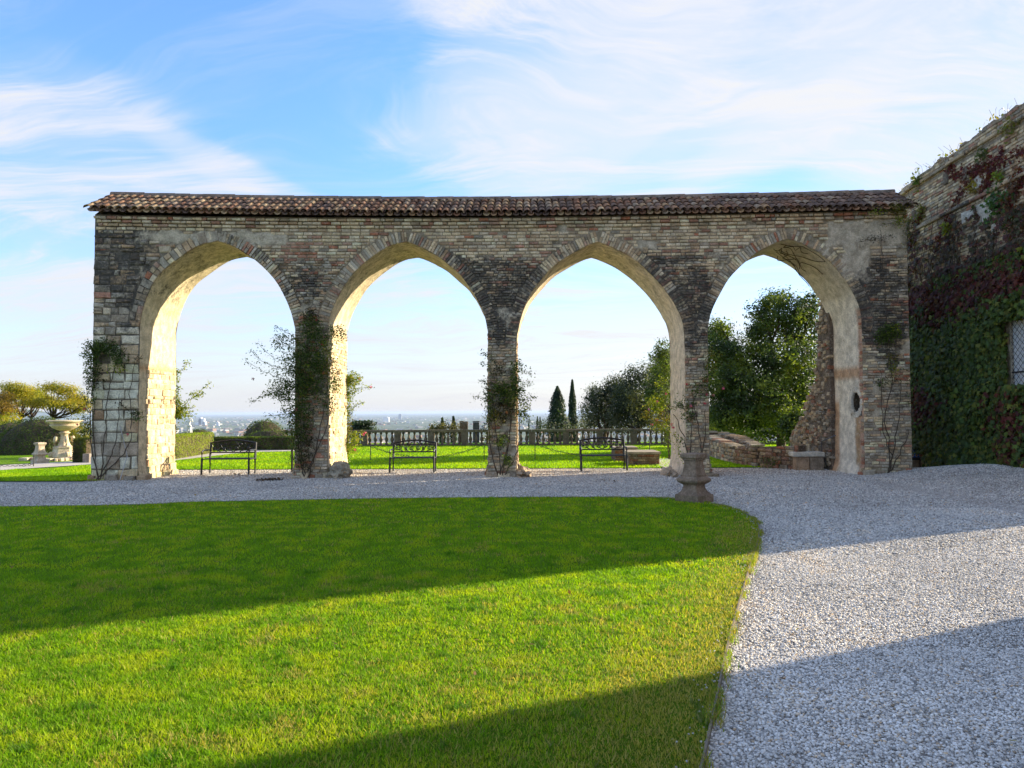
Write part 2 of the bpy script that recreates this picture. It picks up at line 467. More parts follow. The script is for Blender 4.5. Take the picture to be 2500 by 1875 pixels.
# ------------------------------------------------------------------ haze
hm = bpy.data.materials.new('haze_air'); hm.use_nodes = True
ht = NT(hm.node_tree); ht.n.clear()
ho = ht.new('ShaderNodeOutputMaterial')
pv = ht.new('ShaderNodeVolumePrincipled', i_Density=4.4e-5, i_Anisotropy=0.1); pv.inputs['Color'].default_value = (.62, .76, 1.0, 1)
ht.l.new(pv.outputs[0], ho.inputs['Volume'])
hb = MB(); hb.box((0, 0, -52), (106000, 106000, 138))
hazeo = hb.build('haze', hm); tag(hazeo, kind='stuff')

# ------------------------------------------------------------------ the arcade
ARCH_PX = [
 ([(341.7, 794), (347.6, 762), (359.5, 723.5), (377, 688), (400.8, 658.5), (436, 632), (465.8, 611), (495, 596.5)], (533.7, 589),
  [(569, 601), (592.8, 614), (619.4, 632), (649, 658.5), (672.5, 685), (690, 714.6), (705, 747), (715, 776.7), (721, 805)]),
 ([(802, 794), (806.6, 771), (818, 741), (833, 712), (854, 679), (877.5, 652.6), (907, 629), (939.5, 607), (969, 595)], (995.6, 591),
  [(1022, 601), (1051.7, 615.7), (1078, 632), (1099, 649.7), (1122.6, 670), (1146, 700), (1161, 723.5), (1175.7, 753), (1184.6, 776.7), (1191, 810)]),
 ([(1260, 841), (1263, 812), (1270, 776.7), (1282, 744), (1297, 714.6), (1329.5, 673), (1359, 643.8), (1388.6, 624.6), (1418, 608), (1441.8, 596.5)], (1461, 591),
  [(1489, 602), (1518.5, 615.7), (1554, 637.9), (1580.5, 661.5), (1607, 688), (1627.8, 714.6), (1645.5, 741), (1660, 767.8), (1667.7, 794), (1671, 824)]),
 ([(1728, 812), (1731, 782.6), (1740, 753), (1757.7, 717.6), (1778.4, 682), (1802, 655.6), (1828.6, 632), (1852, 614), (1879.5, 599.5), (1903, 589)], (1923.8, 583),
  [(1947.5, 590.6), (1974, 602.4), (2003.6, 620), (2033, 646.7), (2056.7, 676), (2077, 705.8), (2092, 735), (2101, 765), (2104, 800)])]
def resample(P, n):
    P = [Vector((p[0], 0, p[1])) for p in P]; P = smooth_line(P, 8)
    L = [0]
    for i in range(1, len(P)): L.append(L[-1] + (P[i] - P[i - 1]).length)
    out = []
    for k in range(n + 1):
        t = L[-1] * k / n; j = 0
        while j < len(L) - 2 and L[j + 1] < t: j += 1
        u = (t - L[j]) / max(L[j + 1] - L[j], 1e-9); q = P[j].lerp(P[j + 1], u); out.append((q.x, q.z))
    return out
ARCH = []
for l, a, r in ARCH_PX:
    L_ = resample([wp(*p) for p in l + [a]], 22); R_ = resample([wp(*p) for p in [a] + r], 22)
    # force strict monotony in s
    for i in range(1, len(L_)): L_[i] = (max(L_[i][0], L_[i - 1][0] + .004), L_[i][1])
    for i in range(1, len(R_)): R_[i] = (max(R_[i][0], R_[i - 1][0] + .004), R_[i][1])
    ARCH.append((L_, R_))
S0 = wp(228, 800)[0]; S1 = wp(2219, 800)[0]
ZT = 6.60
RING = .30
def offset(poly, d):
    out = []
    for i, p in enumerate(poly):
        a = poly[max(i - 1, 0)]; b = poly[min(i + 1, len(poly) - 1)]
        t = Vector((b[0] - a[0], b[1] - a[1])).normalized(); out.append((p[0] - t.y * d, p[1] + t.x * d))
    return out
def cross_at(poly, z):
    """s where the polyline crosses height z"""
    for i in range(len(poly) - 1):
        (x0, z0), (x1, z1) = poly[i], poly[i + 1]
        if (z0 - z) * (z1 - z) <= 0 and z0 != z1: return x0 + (x1 - x0) * (z - z0) / (z1 - z0)
    return None
ringL = [offset(a[0], RING) for a in ARCH]; ringR = [offset(a[1], RING) for a in ARCH]
apexz = [max(ringL[i][-1][1], ringR[i][0][1]) + .02 for i in range(4)]
def solid_intervals(z, ring=True):
    iv = []; s = S0
    for i, (L_, R_) in enumerate(ARCH):
        zs, ze = L_[0][1], R_[-1][1]
        if z >= (apexz[i] if ring else L_[-1][1]): continue
        if z <= zs: a = L_[0][0]
        else: a = cross_at(ringL[i] if ring else L_, z)
        if z <= ze: b = R_[-1][0]
        else: b = cross_at(ringR[i] if ring else R_, z)
        if a is None and ring: a = ringL[i][-1][0] if z > ringL[i][-1][1] else L_[0][0] - (0 if z < ringL[i][0][1] else 0)
        if b is None and ring: b = ringR[i][0][0] if z > ringR[i][0][1] else R_[-1][0]
        iv.append((s, a)); s = b
    iv.append((s, S1)); return iv
def pxe(x, y, rx, ry):
    c = wp(x, y); k = 18.4 / FPX; return (c[0], c[1], rx * k, ry * k)
DARK = [(pxe(1225, 715, 150, 125), 1.2), (pxe(1225, 820, 60, 100), .55), (pxe(745, 700, 110, 100), .72), (pxe(1690, 730, 90, 140), 1.0), (pxe(1600, 650, 60, 60), .75),
        (pxe(1110, 640, 70, 60), .7), (pxe(290, 640, 130, 120), .82), (pxe(310, 800, 90, 150), .6), (pxe(2150, 745, 95, 170), 1.15), (pxe(2190, 950, 60, 160), .5),
        (pxe(1700, 860, 45, 90), .75), (pxe(760, 1000, 60, 220), .5), (pxe(1225, 1060, 50, 180), .42), (pxe(560, 580, 160, 45), .35), (pxe(640, 640, 70, 60), .55),
        (pxe(1380, 610, 90, 50), .5), (pxe(250, 960, 80, 120), .35), (pxe(840, 590, 70, 50), .4), (pxe(1700, 1080, 50, 130), .5), (pxe(290, 560, 120, 50), .5), (pxe(1640, 600, 150, 50), .3)]
def stain(s, z):
    v = .12
    if z < 3.2: v -= .10
    for (cx, cz, rx, rz), amp in DARK:
        q = ((s - cx) / rx) ** 2 + ((z - cz) / rz) ** 2
        if q < 1: v += amp * (1 - q) ** 1.0
    return min(1.0, v + .12 * mnoise.noise(Vector((s * 1.5, z * 1.5, 3))))
def in_px(s, z, x0, y0, x1, y1, j=.15):
    a = wp(x0, y1); b = wp(x1, y0); n = j * mnoise.noise(Vector((s * 3, z * 3, 9)))
    return a[0] + n < s < b[0] + n and a[1] + n < z < b[1] + n
PL = [tuple(wp(x0, y1) + wp(x1, y0)) for x0, y0, x1, y1 in
      [(330, 566, 620, 592), (560, 570, 700, 600), (2020, 536, 2216, 600), (2058, 600, 2120, 690), (255, 500, 320, 520),
       (1555, 588, 1606, 606), (1366, 548, 1390, 562)]]
def plaster(s, z):
    n = .10 * mnoise.noise(Vector((s * 3, z * 3, 9))) + .05 * mnoise.noise(Vector((s * 11, z * 11, 5)))
    for a, b, c, d in PL:
        if a + n < s < c + n and b + n < z < d + n: return True
    return z < 5.6 and mnoise.noise(Vector((s * 1.1, z * 1.5, 21))) + .35 * mnoise.noise(Vector((s * 6, z * 6, 22))) > (.47 if s > -8 else .62)

arcade = thing('arcade', 'long ruined brick and stone arcade of four pointed arches under a tiled roof', 'arcade', (0, 18.6, 0))
arcade.location = (0, 0, 0)
BK = {}      # pieces: name -> list of (size, MB)
def piece(kind, o, u, v, n, w_, h_, out, col, st, inn=.06, jit=.006, cham=.012):
    """block with chamfered rim. o: lower-left corner on the wall face, u,v in-plane unit vectors, n outward normal"""
    st = min(1.0, max(0.0, st + R.gauss(0, .16)))
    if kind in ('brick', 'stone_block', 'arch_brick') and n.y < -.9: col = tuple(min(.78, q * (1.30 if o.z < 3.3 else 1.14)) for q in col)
    j = lambda: R.uniform(-jit, jit)
    cs = [(0, 0), (w_, 0), (w_, h_), (0, h_)]
    cj = [(a + j(), b + j()) for a, b in cs]
    c = min(cham, w_ * .25, h_ * .25)
    vs = [o + u * a + v * b - n * inn for a, b in cj]
    vs += [o + u * a + v * b + n * max(0.001, out - c * .8) for a, b in cj]
    sg = [(1, 1), (-1, 1), (-1, -1), (1, -1)]
    vs += [o + u * (a + sx_ * c + j() * .5) + v * (b + sy_ * c + j() * .5) + n * (out + j() * .8) for (a, b), (sx_, sy_) in zip(cj, sg)]
    fs = []
    for k in range(4):
        q = (k + 1) % 4; fs += [(k, q, 4 + q, 4 + k), (4 + k, 4 + q, 8 + q, 8 + k)]
    fs.append((8, 9, 10, 11))
    BK.setdefault(kind, []).append((w_ * h_, vs, fs, (*col, st)))
def flush(parent, mat, limit=300, vis=None):
    for kind, L in BK.items():
        L.sort(key=lambda q: -q[0])
        for q in L[:limit]:
            MB().add(q[1], q[2], q[3]).build(kind, mat, parent)
        if len(L) > limit:
            m = MB()
            for q in L[limit:]: m.add(q[1], q[2], q[3])
            tag(m.build(kind + '_work', mat, parent), kind='stuff')
    BK.clear()
CREAM = [(.66, .54, .36), (.60, .48, .32), (.68, .58, .42), (.54, .42, .28), (.62, .53, .40)]
TAN = [(.46, .33, .21), (.42, .29, .18), (.50, .38, .25), (.38, .30, .21)]
RED = [(.40, .17, .10), (.36, .20, .14), (.45, .24, .17), (.42, .28, .21)]
GREY = [(.36, .32, .26), (.30, .27, .22), (.46, .42, .35), (.38, .32, .25)]
def pick(ws):
    t = R.random() * sum(ws); fam = CREAM
    for f_, w_ in zip((CREAM, TAN, RED, GREY), ws):
        t -= w_
        if t <= 0: fam = f_; break
    c = R.choice(fam); k = R.uniform(.85, 1.12); return tuple(q * k for q in c)
UX = Vector((1, 0, 0)); UZ = Vector((0, 0, 1)); NF = Vector((0, -1, 0))
def F3(s, z, out=0.0): return Vector((s, YF(s) - out, z))
def ux(s):
    d = Vector((1, -(.011 if s < 0 else .006) * s, 0)); d.normalize(); return d
STONE_END = wp(345, 800)[0]
# --- ordinary brick courses
z = 0.02; row = 0
while z < ZT - .06:
    top = ZT - z
    ch = .083 + R.uniform(-.003, .003) if z > 5.55 else R.uniform(.058, .078)
    hh = ch - (.020 if z > 5.5 else .014)
    corb = 0.0
    if top < .36: corb = .035 * (1 + int((.36 - top) / .09))
    for (a, b) in solid_intervals(z + hh / 2):
        if b - a < .05: continue
        s = a + (R.uniform(.0, .12) if a == S0 else 0.0)
        first = True
        while s < b - .03:
            L = R.choice([.24, .235, .245, .12, .23]) if z > 5.5 else R.uniform(.09, .25)
            if first and row % 2: L *= .5
            first = False
            if s + L > b - .05: L = b - s
            zc, sc_ = z + hh / 2, s + L / 2
            if sc_ > 8.2 and z < 5.75 and R.random() < .5: L = min(L * R.uniform(1.0, 1.5), b - s)
            if s < STONE_END + .15 and z < 6.1 or (sc_ < -8.2 and z < 5.85 and sc_ < (ringL[0][0][0] + 1.2) and z < 5.75):
                # rubble field at the left end is laid separately
                lim = True
            else: lim = False
            if not lim and not plaster(sc_, zc):
                st = stain(sc_, zc)
                if z > 5.55: cw = (9, 1.8, 1.1, .3); st *= .45
                elif sc_ < -4.6: cw = (1.2, 1.5, .8, 3.5)
                else: cw = (3.2, 2.2, .9, 2.2) if z > 3.4 else (4, 1.6, .7, 3)
                if sc_ > 8.2 and z < 5.75: cw = (2.6, 1.2, .5, 4.5)
                if mnoise.noise(Vector((sc_ * .8, zc * 1.6, 12))) > .42: cw = (2, 1.5, 4, 1)
                if in_px(sc_, zc, 690, 590, 790, 640): cw = (.5, 1, 5, .5)
                if R.random() > (.012 if z > 5.5 else .04):
                    o = F3(s + .004, z + (.022 * mnoise.noise(Vector((s * .7, z * .8, 2))) + R.gauss(0, .003) if z < 5.5 else 0)); u = ux(s)
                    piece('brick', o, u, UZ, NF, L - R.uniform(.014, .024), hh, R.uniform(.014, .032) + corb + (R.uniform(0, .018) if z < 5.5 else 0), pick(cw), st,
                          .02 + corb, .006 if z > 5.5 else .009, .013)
            s += L
    z += ch; row += 1
# --- rubble and ashlar at the left end
z = 0.0
while z < 6.1:
    ash = z < 3.7
    h_ = R.uniform(.20, .34) if ash else R.uniform(.11, .24)
    if z + h_ > 6.1: h_ = 6.1 - z
    if h_ < .05: break
    iv = solid_intervals(z + h_ / 2)[0]
    b = iv[1] if iv[1] is not None else -8
    b = min(b, -6.9 if z > 5.0 else b)
    if z > 5.72: b = min(b, -8.6)
    s = S0
    while s < b - .04:
        L = R.uniform(.24, .48) if ash else R.uniform(.13, .42)
        if s + L > b - .12: L = b - s
        zc, sc_ = z + h_ / 2, s + L / 2
        if not plaster(sc_, zc) and R.random() > .03:
            hh = h_
            pal = pick((5, .8, .05, 2) if ash else (.9, 1, .35, 5))
            if ash and R.random() < .4: pal = (.68, .62, .50)
            split = (not ash) and h_ > .17 and R.random() < .55
            for zz, h2 in (((z, hh / 2), (z + hh / 2, hh / 2)) if split else ((z, hh),)):
                piece('stone_block', F3(s + .008, zz + .008), ux(s), UZ, NF, L - .026, h2 - .026, R.uniform(.018, .05) if ash else R.uniform(.005, .05), pal if not split else pick((.7, 1, .5, 5)),
                      stain(sc_, zc) * (.75 if ash else 1.0),   .03, .018, .032)
        s += L
    z += h_
# --- arch rings
for i, (L_, R_) in enumerate(ARCH):
    for poly, side in ((L_, 0), (R_, 1)):
        P = [Vector((p[0], 0, p[1])) for p in poly]
        Ls = [0]
        for k in range(1, len(P)): Ls.append(Ls[-1] + (P[k] - P[k - 1]).length)
        t = 0.0
        while t < Ls[-1] - .03:
            wd = R.uniform(.062, .082)
            if i == 0 and side == 0: wd = R.uniform(.09, .2)
            tc_ = min(t + wd / 2, Ls[-1] - .001); k = 0
            while k < len(Ls) - 2 and Ls[k + 1] < tc_: k += 1
            d = (P[k + 1] - P[k]).normalized(); q = P[k] + d * (tc_ - Ls[k]); nn = Vector((-d.z, 0, d.x))
            o2 = q - d * (wd / 2 - .004); ln = RING - R.uniform(.01, .05)
            s_, z_ = q.x + nn.x * .15, q.z + nn.z * .15
            if R.random() < .3: segs = [(0, ln * .48), (ln * .5, ln)]
            else: segs = [(0, ln)]
            if not (i == 3 and side == 1 and R.random() < .25):
                for a0, a1 in segs:
                    oo = o2 + nn * (a0 + .004); o3 = Vector((oo.x, YF(oo.x), oo.z))
                    cw = (2.6, 2.2, .7, 2.2) if i in (1, 2) else (2.5, 1.5, .5, 3)
                    if i == 2 and z_ > 5.3: cw = (4, 2, 1, 1)
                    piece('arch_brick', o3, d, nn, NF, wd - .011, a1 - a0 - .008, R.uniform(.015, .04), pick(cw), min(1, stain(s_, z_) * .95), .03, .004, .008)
            t += wd
flush(arcade, M_mas)
# --- core shell
def core_col(s, z):
    st = stain(s, z)
    if plaster(s, z): return (.54, .48, .38, st * .8)
    if s < -7.5: return (.22, .19, .145, min(1, st + .1))
    return (.38, .325, .24, min(1, st + .08)) if z < 3.4 else (.33, .28, .205, min(1, st + .08))
m = MB()
def column(sa, sb, za, zb, zt, nz):
    """strip of wall face between s=sa and sb, from (za,zb) up to zt"""
    vs = []; cs = []
    for s_, z0 in ((sa, za), (sb, zb)):
        for k in range(nz + 1):
            z_ = z0 + (zt - z0) * k / nz
            pl = plaster(s_, z_); dd = .016 * mnoise.noise(Vector((s_ * 6, z_ * 6, 0)))
            vs.append(F3(s_, z_, (.020 if pl else .0) + dd)); cs.append(core_col(s_, z_))
    n1 = nz + 1
    m.add(vs, [(k, n1 + k, n1 + k + 1, k + 1) for k in range(nz)], cs)
s_edges = [S0]
for i in range(5):
    a = S0 if i == 0 else ARCH[i - 1][1][-1][0]; b = S1 if i == 4 else ARCH[i][0][0][0]
    n_ = max(2, int((b - a) / .09))
    for k in range(n_): column(a + (b - a) * k / n_, a + (b - a) * (k + 1) / n_, -.1, -.1, ZT, 74)
    if i < 4:
        pl_ = ARCH[i][0] + ARCH[i][1][1:]
        for k in range(len(pl_) - 1): column(pl_[k][0], pl_[k + 1][0], pl_[k][1], pl_[k + 1][1], ZT, 30)
front = m.build('wall_face', M_mas, arcade, True)
# rear face, ends
m = MB()
def rear(sa, sb, za, zb):
    c = (.42, .36, .27, .25)
    m.add([(sa, YF(sa) + TH, za), (sb, YF(sb) + TH, zb), (sb, YF(sb) + TH, ZT), (sa, YF(sa) + TH, ZT)], [(3, 2, 1, 0)], c)
for i in range(5):
    a = S0 if i == 0 else ARCH[i - 1][1][-1][0]; b = S1 if i == 4 else ARCH[i][0][0][0]
    rear(a, b, -.1, -.1)
    if i < 4:
        pl_ = ARCH[i][0] + ARCH[i][1][1:]
        for k in range(len(pl_) - 1): rear(pl_[k][0], pl_[k + 1][0], pl_[k][1], pl_[k + 1][1])
for s_, fl in ((S0, 1), (S1, 0)):
    y0, y1 = YF(s_), YF(s_) + TH; ym = (y0 + y1) / 2
    f = [(0, 1, 2, 3, 4)] if fl else [(4, 3, 2, 1, 0)]
    m.add([(s_, y0, -.1), (s_, y0, ZT), (s_, ym, ZT + .68), (s_, y1, ZT), (s_, y1, -.1)], f, (.40, .36, .29, .45))
m.build('rear_wall', M_mas, arcade)
# --- soffits and jambs
HOLE = (at(2063, 958, 19.05), at(2086, 1004, 18.75))
for i, (L_, R_) in enumerate(ARCH):
    m = MB()
    prof = [(L_[0][0], -.1 + (L_[0][1] + .1) * k / 26) for k in range(26)] + L_ + R_[1:] + [(R_[-1][0], R_[-1][1] - (R_[-1][1] + .1) * (k + 1) / 26) for k in range(26)]
    NY = 14; vs = []; cs = []
    for (s_, z_) in prof:
        for k in range(NY + 1):
            f_ = k / NY
            q = Vector((s_ * 2.2, f_ * 2.5, z_ * 2.2)); dn = .030 * mnoise.noise(q) + .016 * mnoise.noise(q * 4)
            side = -1 if s_ < (L_[-1][0]) else 1
            flare = .10 * max(0, (.45 - z_) / .45) ** 2
            ds = dn - flare if side > 0 else dn + flare
            if k == 0: ds *= .3
            vs.append((s_ + ds, YF(s_) + .0 + TH * f_ + .004, z_ + dn * (.6 if z_ > L_[0][1] else 0)))
            lo = z_ < 3.3
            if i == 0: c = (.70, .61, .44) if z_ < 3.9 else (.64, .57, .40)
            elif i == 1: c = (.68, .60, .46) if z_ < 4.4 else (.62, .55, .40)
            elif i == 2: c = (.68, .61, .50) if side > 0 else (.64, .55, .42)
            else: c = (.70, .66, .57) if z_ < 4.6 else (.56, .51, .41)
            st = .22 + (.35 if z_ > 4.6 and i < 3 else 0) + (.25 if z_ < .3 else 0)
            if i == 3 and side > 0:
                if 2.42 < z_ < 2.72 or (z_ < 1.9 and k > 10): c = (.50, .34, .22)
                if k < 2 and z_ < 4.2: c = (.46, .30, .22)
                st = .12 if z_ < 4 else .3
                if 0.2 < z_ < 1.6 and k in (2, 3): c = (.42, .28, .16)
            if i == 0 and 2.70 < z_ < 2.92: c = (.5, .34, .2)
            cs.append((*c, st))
    fs = []
    for a in range(len(prof) - 1):
        for k in range(NY):
            if i == 3 and prof[a][0] > R_[-1][0] - .02:
                zc = (prof[a][1] + prof[a + 1][1]) / 2
                if 1.52 < zc < 2.12 and k in (1, 2, 3, 4): continue
            b_ = a * (NY + 1) + k; fs.append((b_, b_ + NY + 1, b_ + NY + 2, b_ + 1))
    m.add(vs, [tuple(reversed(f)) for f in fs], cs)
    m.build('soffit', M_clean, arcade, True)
# hole knocked in the plaster of the last pier
xh = ARCH[3][1][-1][0]; yh = YF(xh) + TH * 2 / 14
m = MB(); m.box((xh + .17, yh + TH / 14, 1.82), (.36, .58, .68), (.14, .105, .07, .6))
m.f = [tuple(reversed(f)) for f in m.f if not (m.v[f[0]][0] < xh and m.v[f[1]][0] < xh and m.v[f[2]][0] < xh)]
m.build('hole_lining', M_mas, arcade)
for k in range(24):
    a = 2 * math.pi * k / 24
    cz, cy = 1.82 + .33 * math.sin(a), yh + TH / 14 + .31 * math.cos(a)
    piece('plaster_chip', Vector((xh - .002, cy - .05, cz - .05)), Vector((0, 1, 0)), UZ, Vector((-1, 0, 0)), R.uniform(.10, .14), R.uniform(.10, .15), .016, (.60, .57, .50), .0, .05, .012, .012)
# stones on the lit jambs and at the foot of the piers
def jamb(s_, nx, z0, z1, hr, wr, cw, kind, prob=1.0, extra=None, y0=.02, y1=TH - .02, st=.12):
    z = z0; n = Vector((nx, 0, 0)); u = Vector((0, 1, 0))
    while z < z1:
        h_ = R.uniform(*hr); y = y0
        while y < y1 - .03:
            L = R.uniform(*wr)
            if y + L > y1 - .06: L = y1 - y
            if R.random() < prob:
                fl = .10 * max(0, (.45 - z) / .45) ** 2
                piece(kind, Vector((s_ + nx * fl, YF(s_) + y + .006, z + .006)), u, UZ, n, L - .014, h_ - .014, R.uniform(.008, .032), extra() if extra else pick(cw), st, .04, .010, .014)
            y += L
        z += h_
cre = lambda: tuple(q * R.uniform(.9, 1.08) for q in R.choice([(.70, .60, .42), (.66, .57, .38), (.72, .64, .48), (.60, .47, .30)]))
jamb(ARCH[0][0][0][0], 1, 0, 2.7, (.08, .19), (.09, .30), None, 'jamb_stone', .84, cre, .35)
jamb(ARCH[1][0][0][0], 1, 0, 3.7, (.07, .11), (.14, .30), None, 'jamb_stone', .75, cre, .1)
jamb(ARCH[2][0][0][0], 1, 0, 3.8, (.07, .11), (.14, .27), (3, 2, 1, 1), 'jamb_stone', .8, None, .05, st=.3)
jamb(ARCH[3][0][0][0], 1, 0, 3.6, (.08, .12), (.14, .27), (2, 2, 1, 1), 'jamb_stone', .8, None, .05, st=.4)
jamb(ARCH[0][1][-1][0], -1, 0, 3.4, (.08, .12), (.14, .27), (2, 2, 1, 2), 'jamb_stone', .8, None, .05, st=.4)
jamb(ARCH[1][1][-1][0], -1, 0, 3.6, (.08, .12), (.14, .27), (2, 2, 1, 2), 'jamb_stone', .8, None, .05, st=.4)
jamb(ARCH[3][1][-1][0], -1, .02, 4.1, (.07, .10), (.10, .17), (.3, 1, 2.2, .4), 'jamb_stone', .75, None, .0, .16, .15)
# loose footing stones round each pier
for i in range(5):
    a = S0 if i == 0 else ARCH[i - 1][1][-1][0]; b = S1 if i == 4 else ARCH[i][0][0][0]
    s = a - .05
    while s < b + .05:
        wd = R.uniform(.12, .3)
        piece('footing_stone', F3(s, -.03), ux(s), UZ, NF, wd - .01, R.uniform(.08, .2), R.uniform(.05, .16), pick((2, 1, .6, 2)), .35, .1, .02, .03)
        s += wd
for xx, yy, ww, hh in [(1203, 1163, .16, .12), (1220, 1163, .20, .09)]:
    p = gnd(xx, yy); piece('footing_stone', Vector((p.x, p.y, -.01)), UX, UZ, NF, ww, hh, .06, (.5, .48, .44), .1, .06, .01, .02)
flush(arcade, M_mas)
# boulder-like foot of pier two
p = gnd(825, 1168)
def rock(name, c, r, mat, parent, col, seed=0, sub=4):
    bm = bmesh.new(); bmesh.ops.create_icosphere(bm, subdivisions=sub, radius=1)
    for v in bm.verts:
        k = 1 + .45 * mnoise.noise(v.co * 2.2 + Vector((seed, 0, 0))) + .22 * mnoise.noise(v.co * 6 + Vector((0, seed, 0)))
        v.co = Vector((v.co.x * r[0], v.co.y * r[1], v.co.z * r[2])) * k + Vector(c)
    m_ = MB(); m_.add([v.co[:] for v in bm.verts], [tuple(q.index for q in f.verts) for f in bm.faces], (*col, .35)[:4]); bm.free()
    return m_.build(name, mat, parent, False)
rock('footing_rock', (p.x - .02, 18.55, .12), (.27, .34, .26), M_mas, arcade, (.40, .37, .30), 3)
rock('footing_rock', (wp(1275, 1150)[0], 18.85, .0), (.22, .6, .22), M_mas, arcade, (.50, .40, .30), 5)
rock('footing_rock', (wp(1640, 1150)[0], 18.9, .0), (.16, .6, .20), M_mas, arcade, (.45, .38, .30), 8)

# --- roof
roof = bpy.data.objects.new('roof', None); COL.objects.link(roof); roof.parent = arcade
EO, RZ = .26, ZT + .69
def rdrop(s_): return .02 + .05 * min(1, max(0, (s_ + 10) / 10))
RX0, RX1 = S0 - .10, S1 + .02
def rooft(s_, u_):      # u_ 0 at the eave, 1 at the ridge (front slope)
    y0 = YF(s_) - EO; y1 = YF(s_) + TH / 2
    return Vector((s_, y0 + (y1 - y0) * u_, ZT + .02 - rdrop(s_) + (RZ - ZT - .02) * u_))
m = MB(); n_ = 60
for k in range(n_):
    a = RX0 + (RX1 - RX0) * k / n_; b = RX0 + (RX1 - RX0) * (k + 1) / n_
    for sgn in (0, 1):
        def q(s_, u_, dz_):
            v = rooft(s_, u_); 
            if sgn: v = Vector((s_, 2 * (YF(s_) + TH / 2) - v.y, v.z))
            return (v.x, v.y, v.z + dz_)
        m.add([q(a, .16, 0), q(b, .16, 0), q(b, 1, 0), q(a, 1, 0), q(a, .16, -.05), q(b, .16, -.05), q(b, 1, -.05), q(a, 1, -.05)], [(0, 1, 2, 3), (7, 6, 5, 4), (4, 5, 1, 0)], (.10, .06, .045, .5))
m.build('roof_deck', M_tile, roof)
sl = (rooft(0, 1) - rooft(0, 0)); SL = sl.length; su = sl.normalized()
def tile_mb(col, r0=.095, r1=.072, L=.42, n=7, th=.013, flip=False):
    vs = []
    for rr_, yy in ((r0, 0), (r1, L)):
        for t_ in (0, -th):
            for k in range(n):
                a = math.pi * (k / (n - 1)) ; r_ = rr_ + t_
                vs.append((r_ * math.cos(a), yy, (-r_ if flip else r_) * math.sin(a) * .85))
    fs = []
    for k in range(n - 1):
        fs += [(k + 1, k, 2 * n + k, 2 * n + k + 1), (n + k, n + k + 1, 3 * n + k + 1, 3 * n + k), (k, k + 1, n + k + 1, n + k)]
    return MB().add(vs, fs, col)
TC = [(.38, .22, .14), (.46, .31, .19), (.30, .16, .105), (.52, .39, .25), (.23, .14, .10), (.28, .19, .15), (.18, .125, .105), (.42, .27, .16), (.38, .29, .22), (.145, .10, .085)]
tproto = [tile_mb((*c, .25 + .3 * R.random())).build('roof_tile', M_tile, None, True, link=False).data for c in TC]
pitch = .186; ncol = int((RX1 - RX0) / pitch); rows = 4
Rb = Matrix((Vector((1, 0, 0)), su, Vector((1, 0, 0)).cross(su))).transposed()
tiles = []
for c in range(ncol + 1):
    for r_ in range(rows):
        s_ = RX0 + .06 + pitch * c + R.uniform(-.008, .008)
        o = rooft(s_, 0) + su * (r_ * (SL - .14) / (rows - .25) - .02 + R.uniform(-.016, .016)) + Vector((0, 0, .085 + .014 * R.random()))
        tiles.append((o, R.uniform(-.05, .05), (c, r_)))
R.shuffle(tiles)
def tcol(s_):
    t_ = (s_ - RX0) / (RX1 - RX0)   # the tiles are rosier and paler at the left end of the roof
    return R.choice([0, 1, 2, 3, 7, 8, 1, 0, 5]) if R.random() > t_ * 1.1 else R.choice([4, 5, 6, 9, 2, 6, 4, 8])
rest = MB()
for k, (o, a, cr) in enumerate(tiles):
    mat_ = Matrix.Translation(o) @ Rb.to_4x4() @ Matrix.Rotation(a * .6, 4, 'Z') @ Matrix.Rotation(rad(-2.0), 4, 'X')
    if k < 300:
        t_ = bpy.data.objects.new('roof_tile', tproto[tcol(o.x)]); COL.objects.link(t_); t_.parent = roof; t_.matrix_local = mat_
    else:
        me = tproto[tcol(o.x)]; cc = tuple(me.color_attributes['col'].data[0].color)
        rest.add([mat_ @ v.co for v in me.vertices], [tuple(p_.vertices) for p_ in me.polygons], cc)
# pan tiles between the covers, and the rear slope
for c in range(ncol):
    s_ = RX0 + .06 + pitch * (c + .5)
    cc = (*R.choice(TC), .4)
    for r_ in range(rows):
        o = rooft(s_, 0) + su * (r_ * (SL - .14) / (rows - .25) - .05) + Vector((0, 0, .085))
        tm = tile_mb(cc, .085, .075, .42, 5, .012, True); mat_ = Matrix.Translation(o) @ Rb.to_4x4() @ Matrix.Rotation(rad(3), 4, 'X')
        rest.add([mat_ @ Vector(v) for v in tm.v], [tuple(reversed(f)) for f in tm.f], cc)
for c in range(ncol + 1):
    s_ = RX0 + .06 + pitch * c; ym = YF(s_) + TH / 2
    for r_ in range(3):
        tm = tile_mb((*R.choice(TC), .4), .095, .075, .5, 5)
        for v in tm.v:
            p_ = rooft(s_, 0) + su * (v[1] + r_ * .42) + Vector((v[0], 0, v[2] + .04)); rest.v.append((p_.x, 2 * ym - p_.y, p_.z)); rest.c.append(tm.c[0])
        b_ = len(rest.v) - len(tm.v); rest.f += [tuple(b_ + i for i in reversed(f)) for f in tm.f]
tag(rest.build('tile_work', M_tile, roof, True), kind='stuff')
s_ = RX0 - .02
rproto = [tile_mb((*c, .5), .13, .115, .44, 8, .016).build('ridge_tile', M_tile, None, True, link=False).data for c in [(.26, .2, .16), (.22, .18, .15), (.30, .22, .17)]]
while s_ < RX1 - .2:
    t_ = bpy.data.objects.new('ridge_tile', R.choice(rproto)); COL.objects.link(t_); t_.parent = roof
    t_.matrix_local = Matrix.Translation((s_, YF(s_) + TH / 2, RZ - rdrop(s_) + .06 + R.uniform(-.006, .01))) @ Matrix.Rotation(rad(-90) - .011 * s_, 4, 'Z') @ Matrix.Rotation(rad(2.4), 4, 'X')
    t_.scale = (1, .98, 1)
    s_ += .385
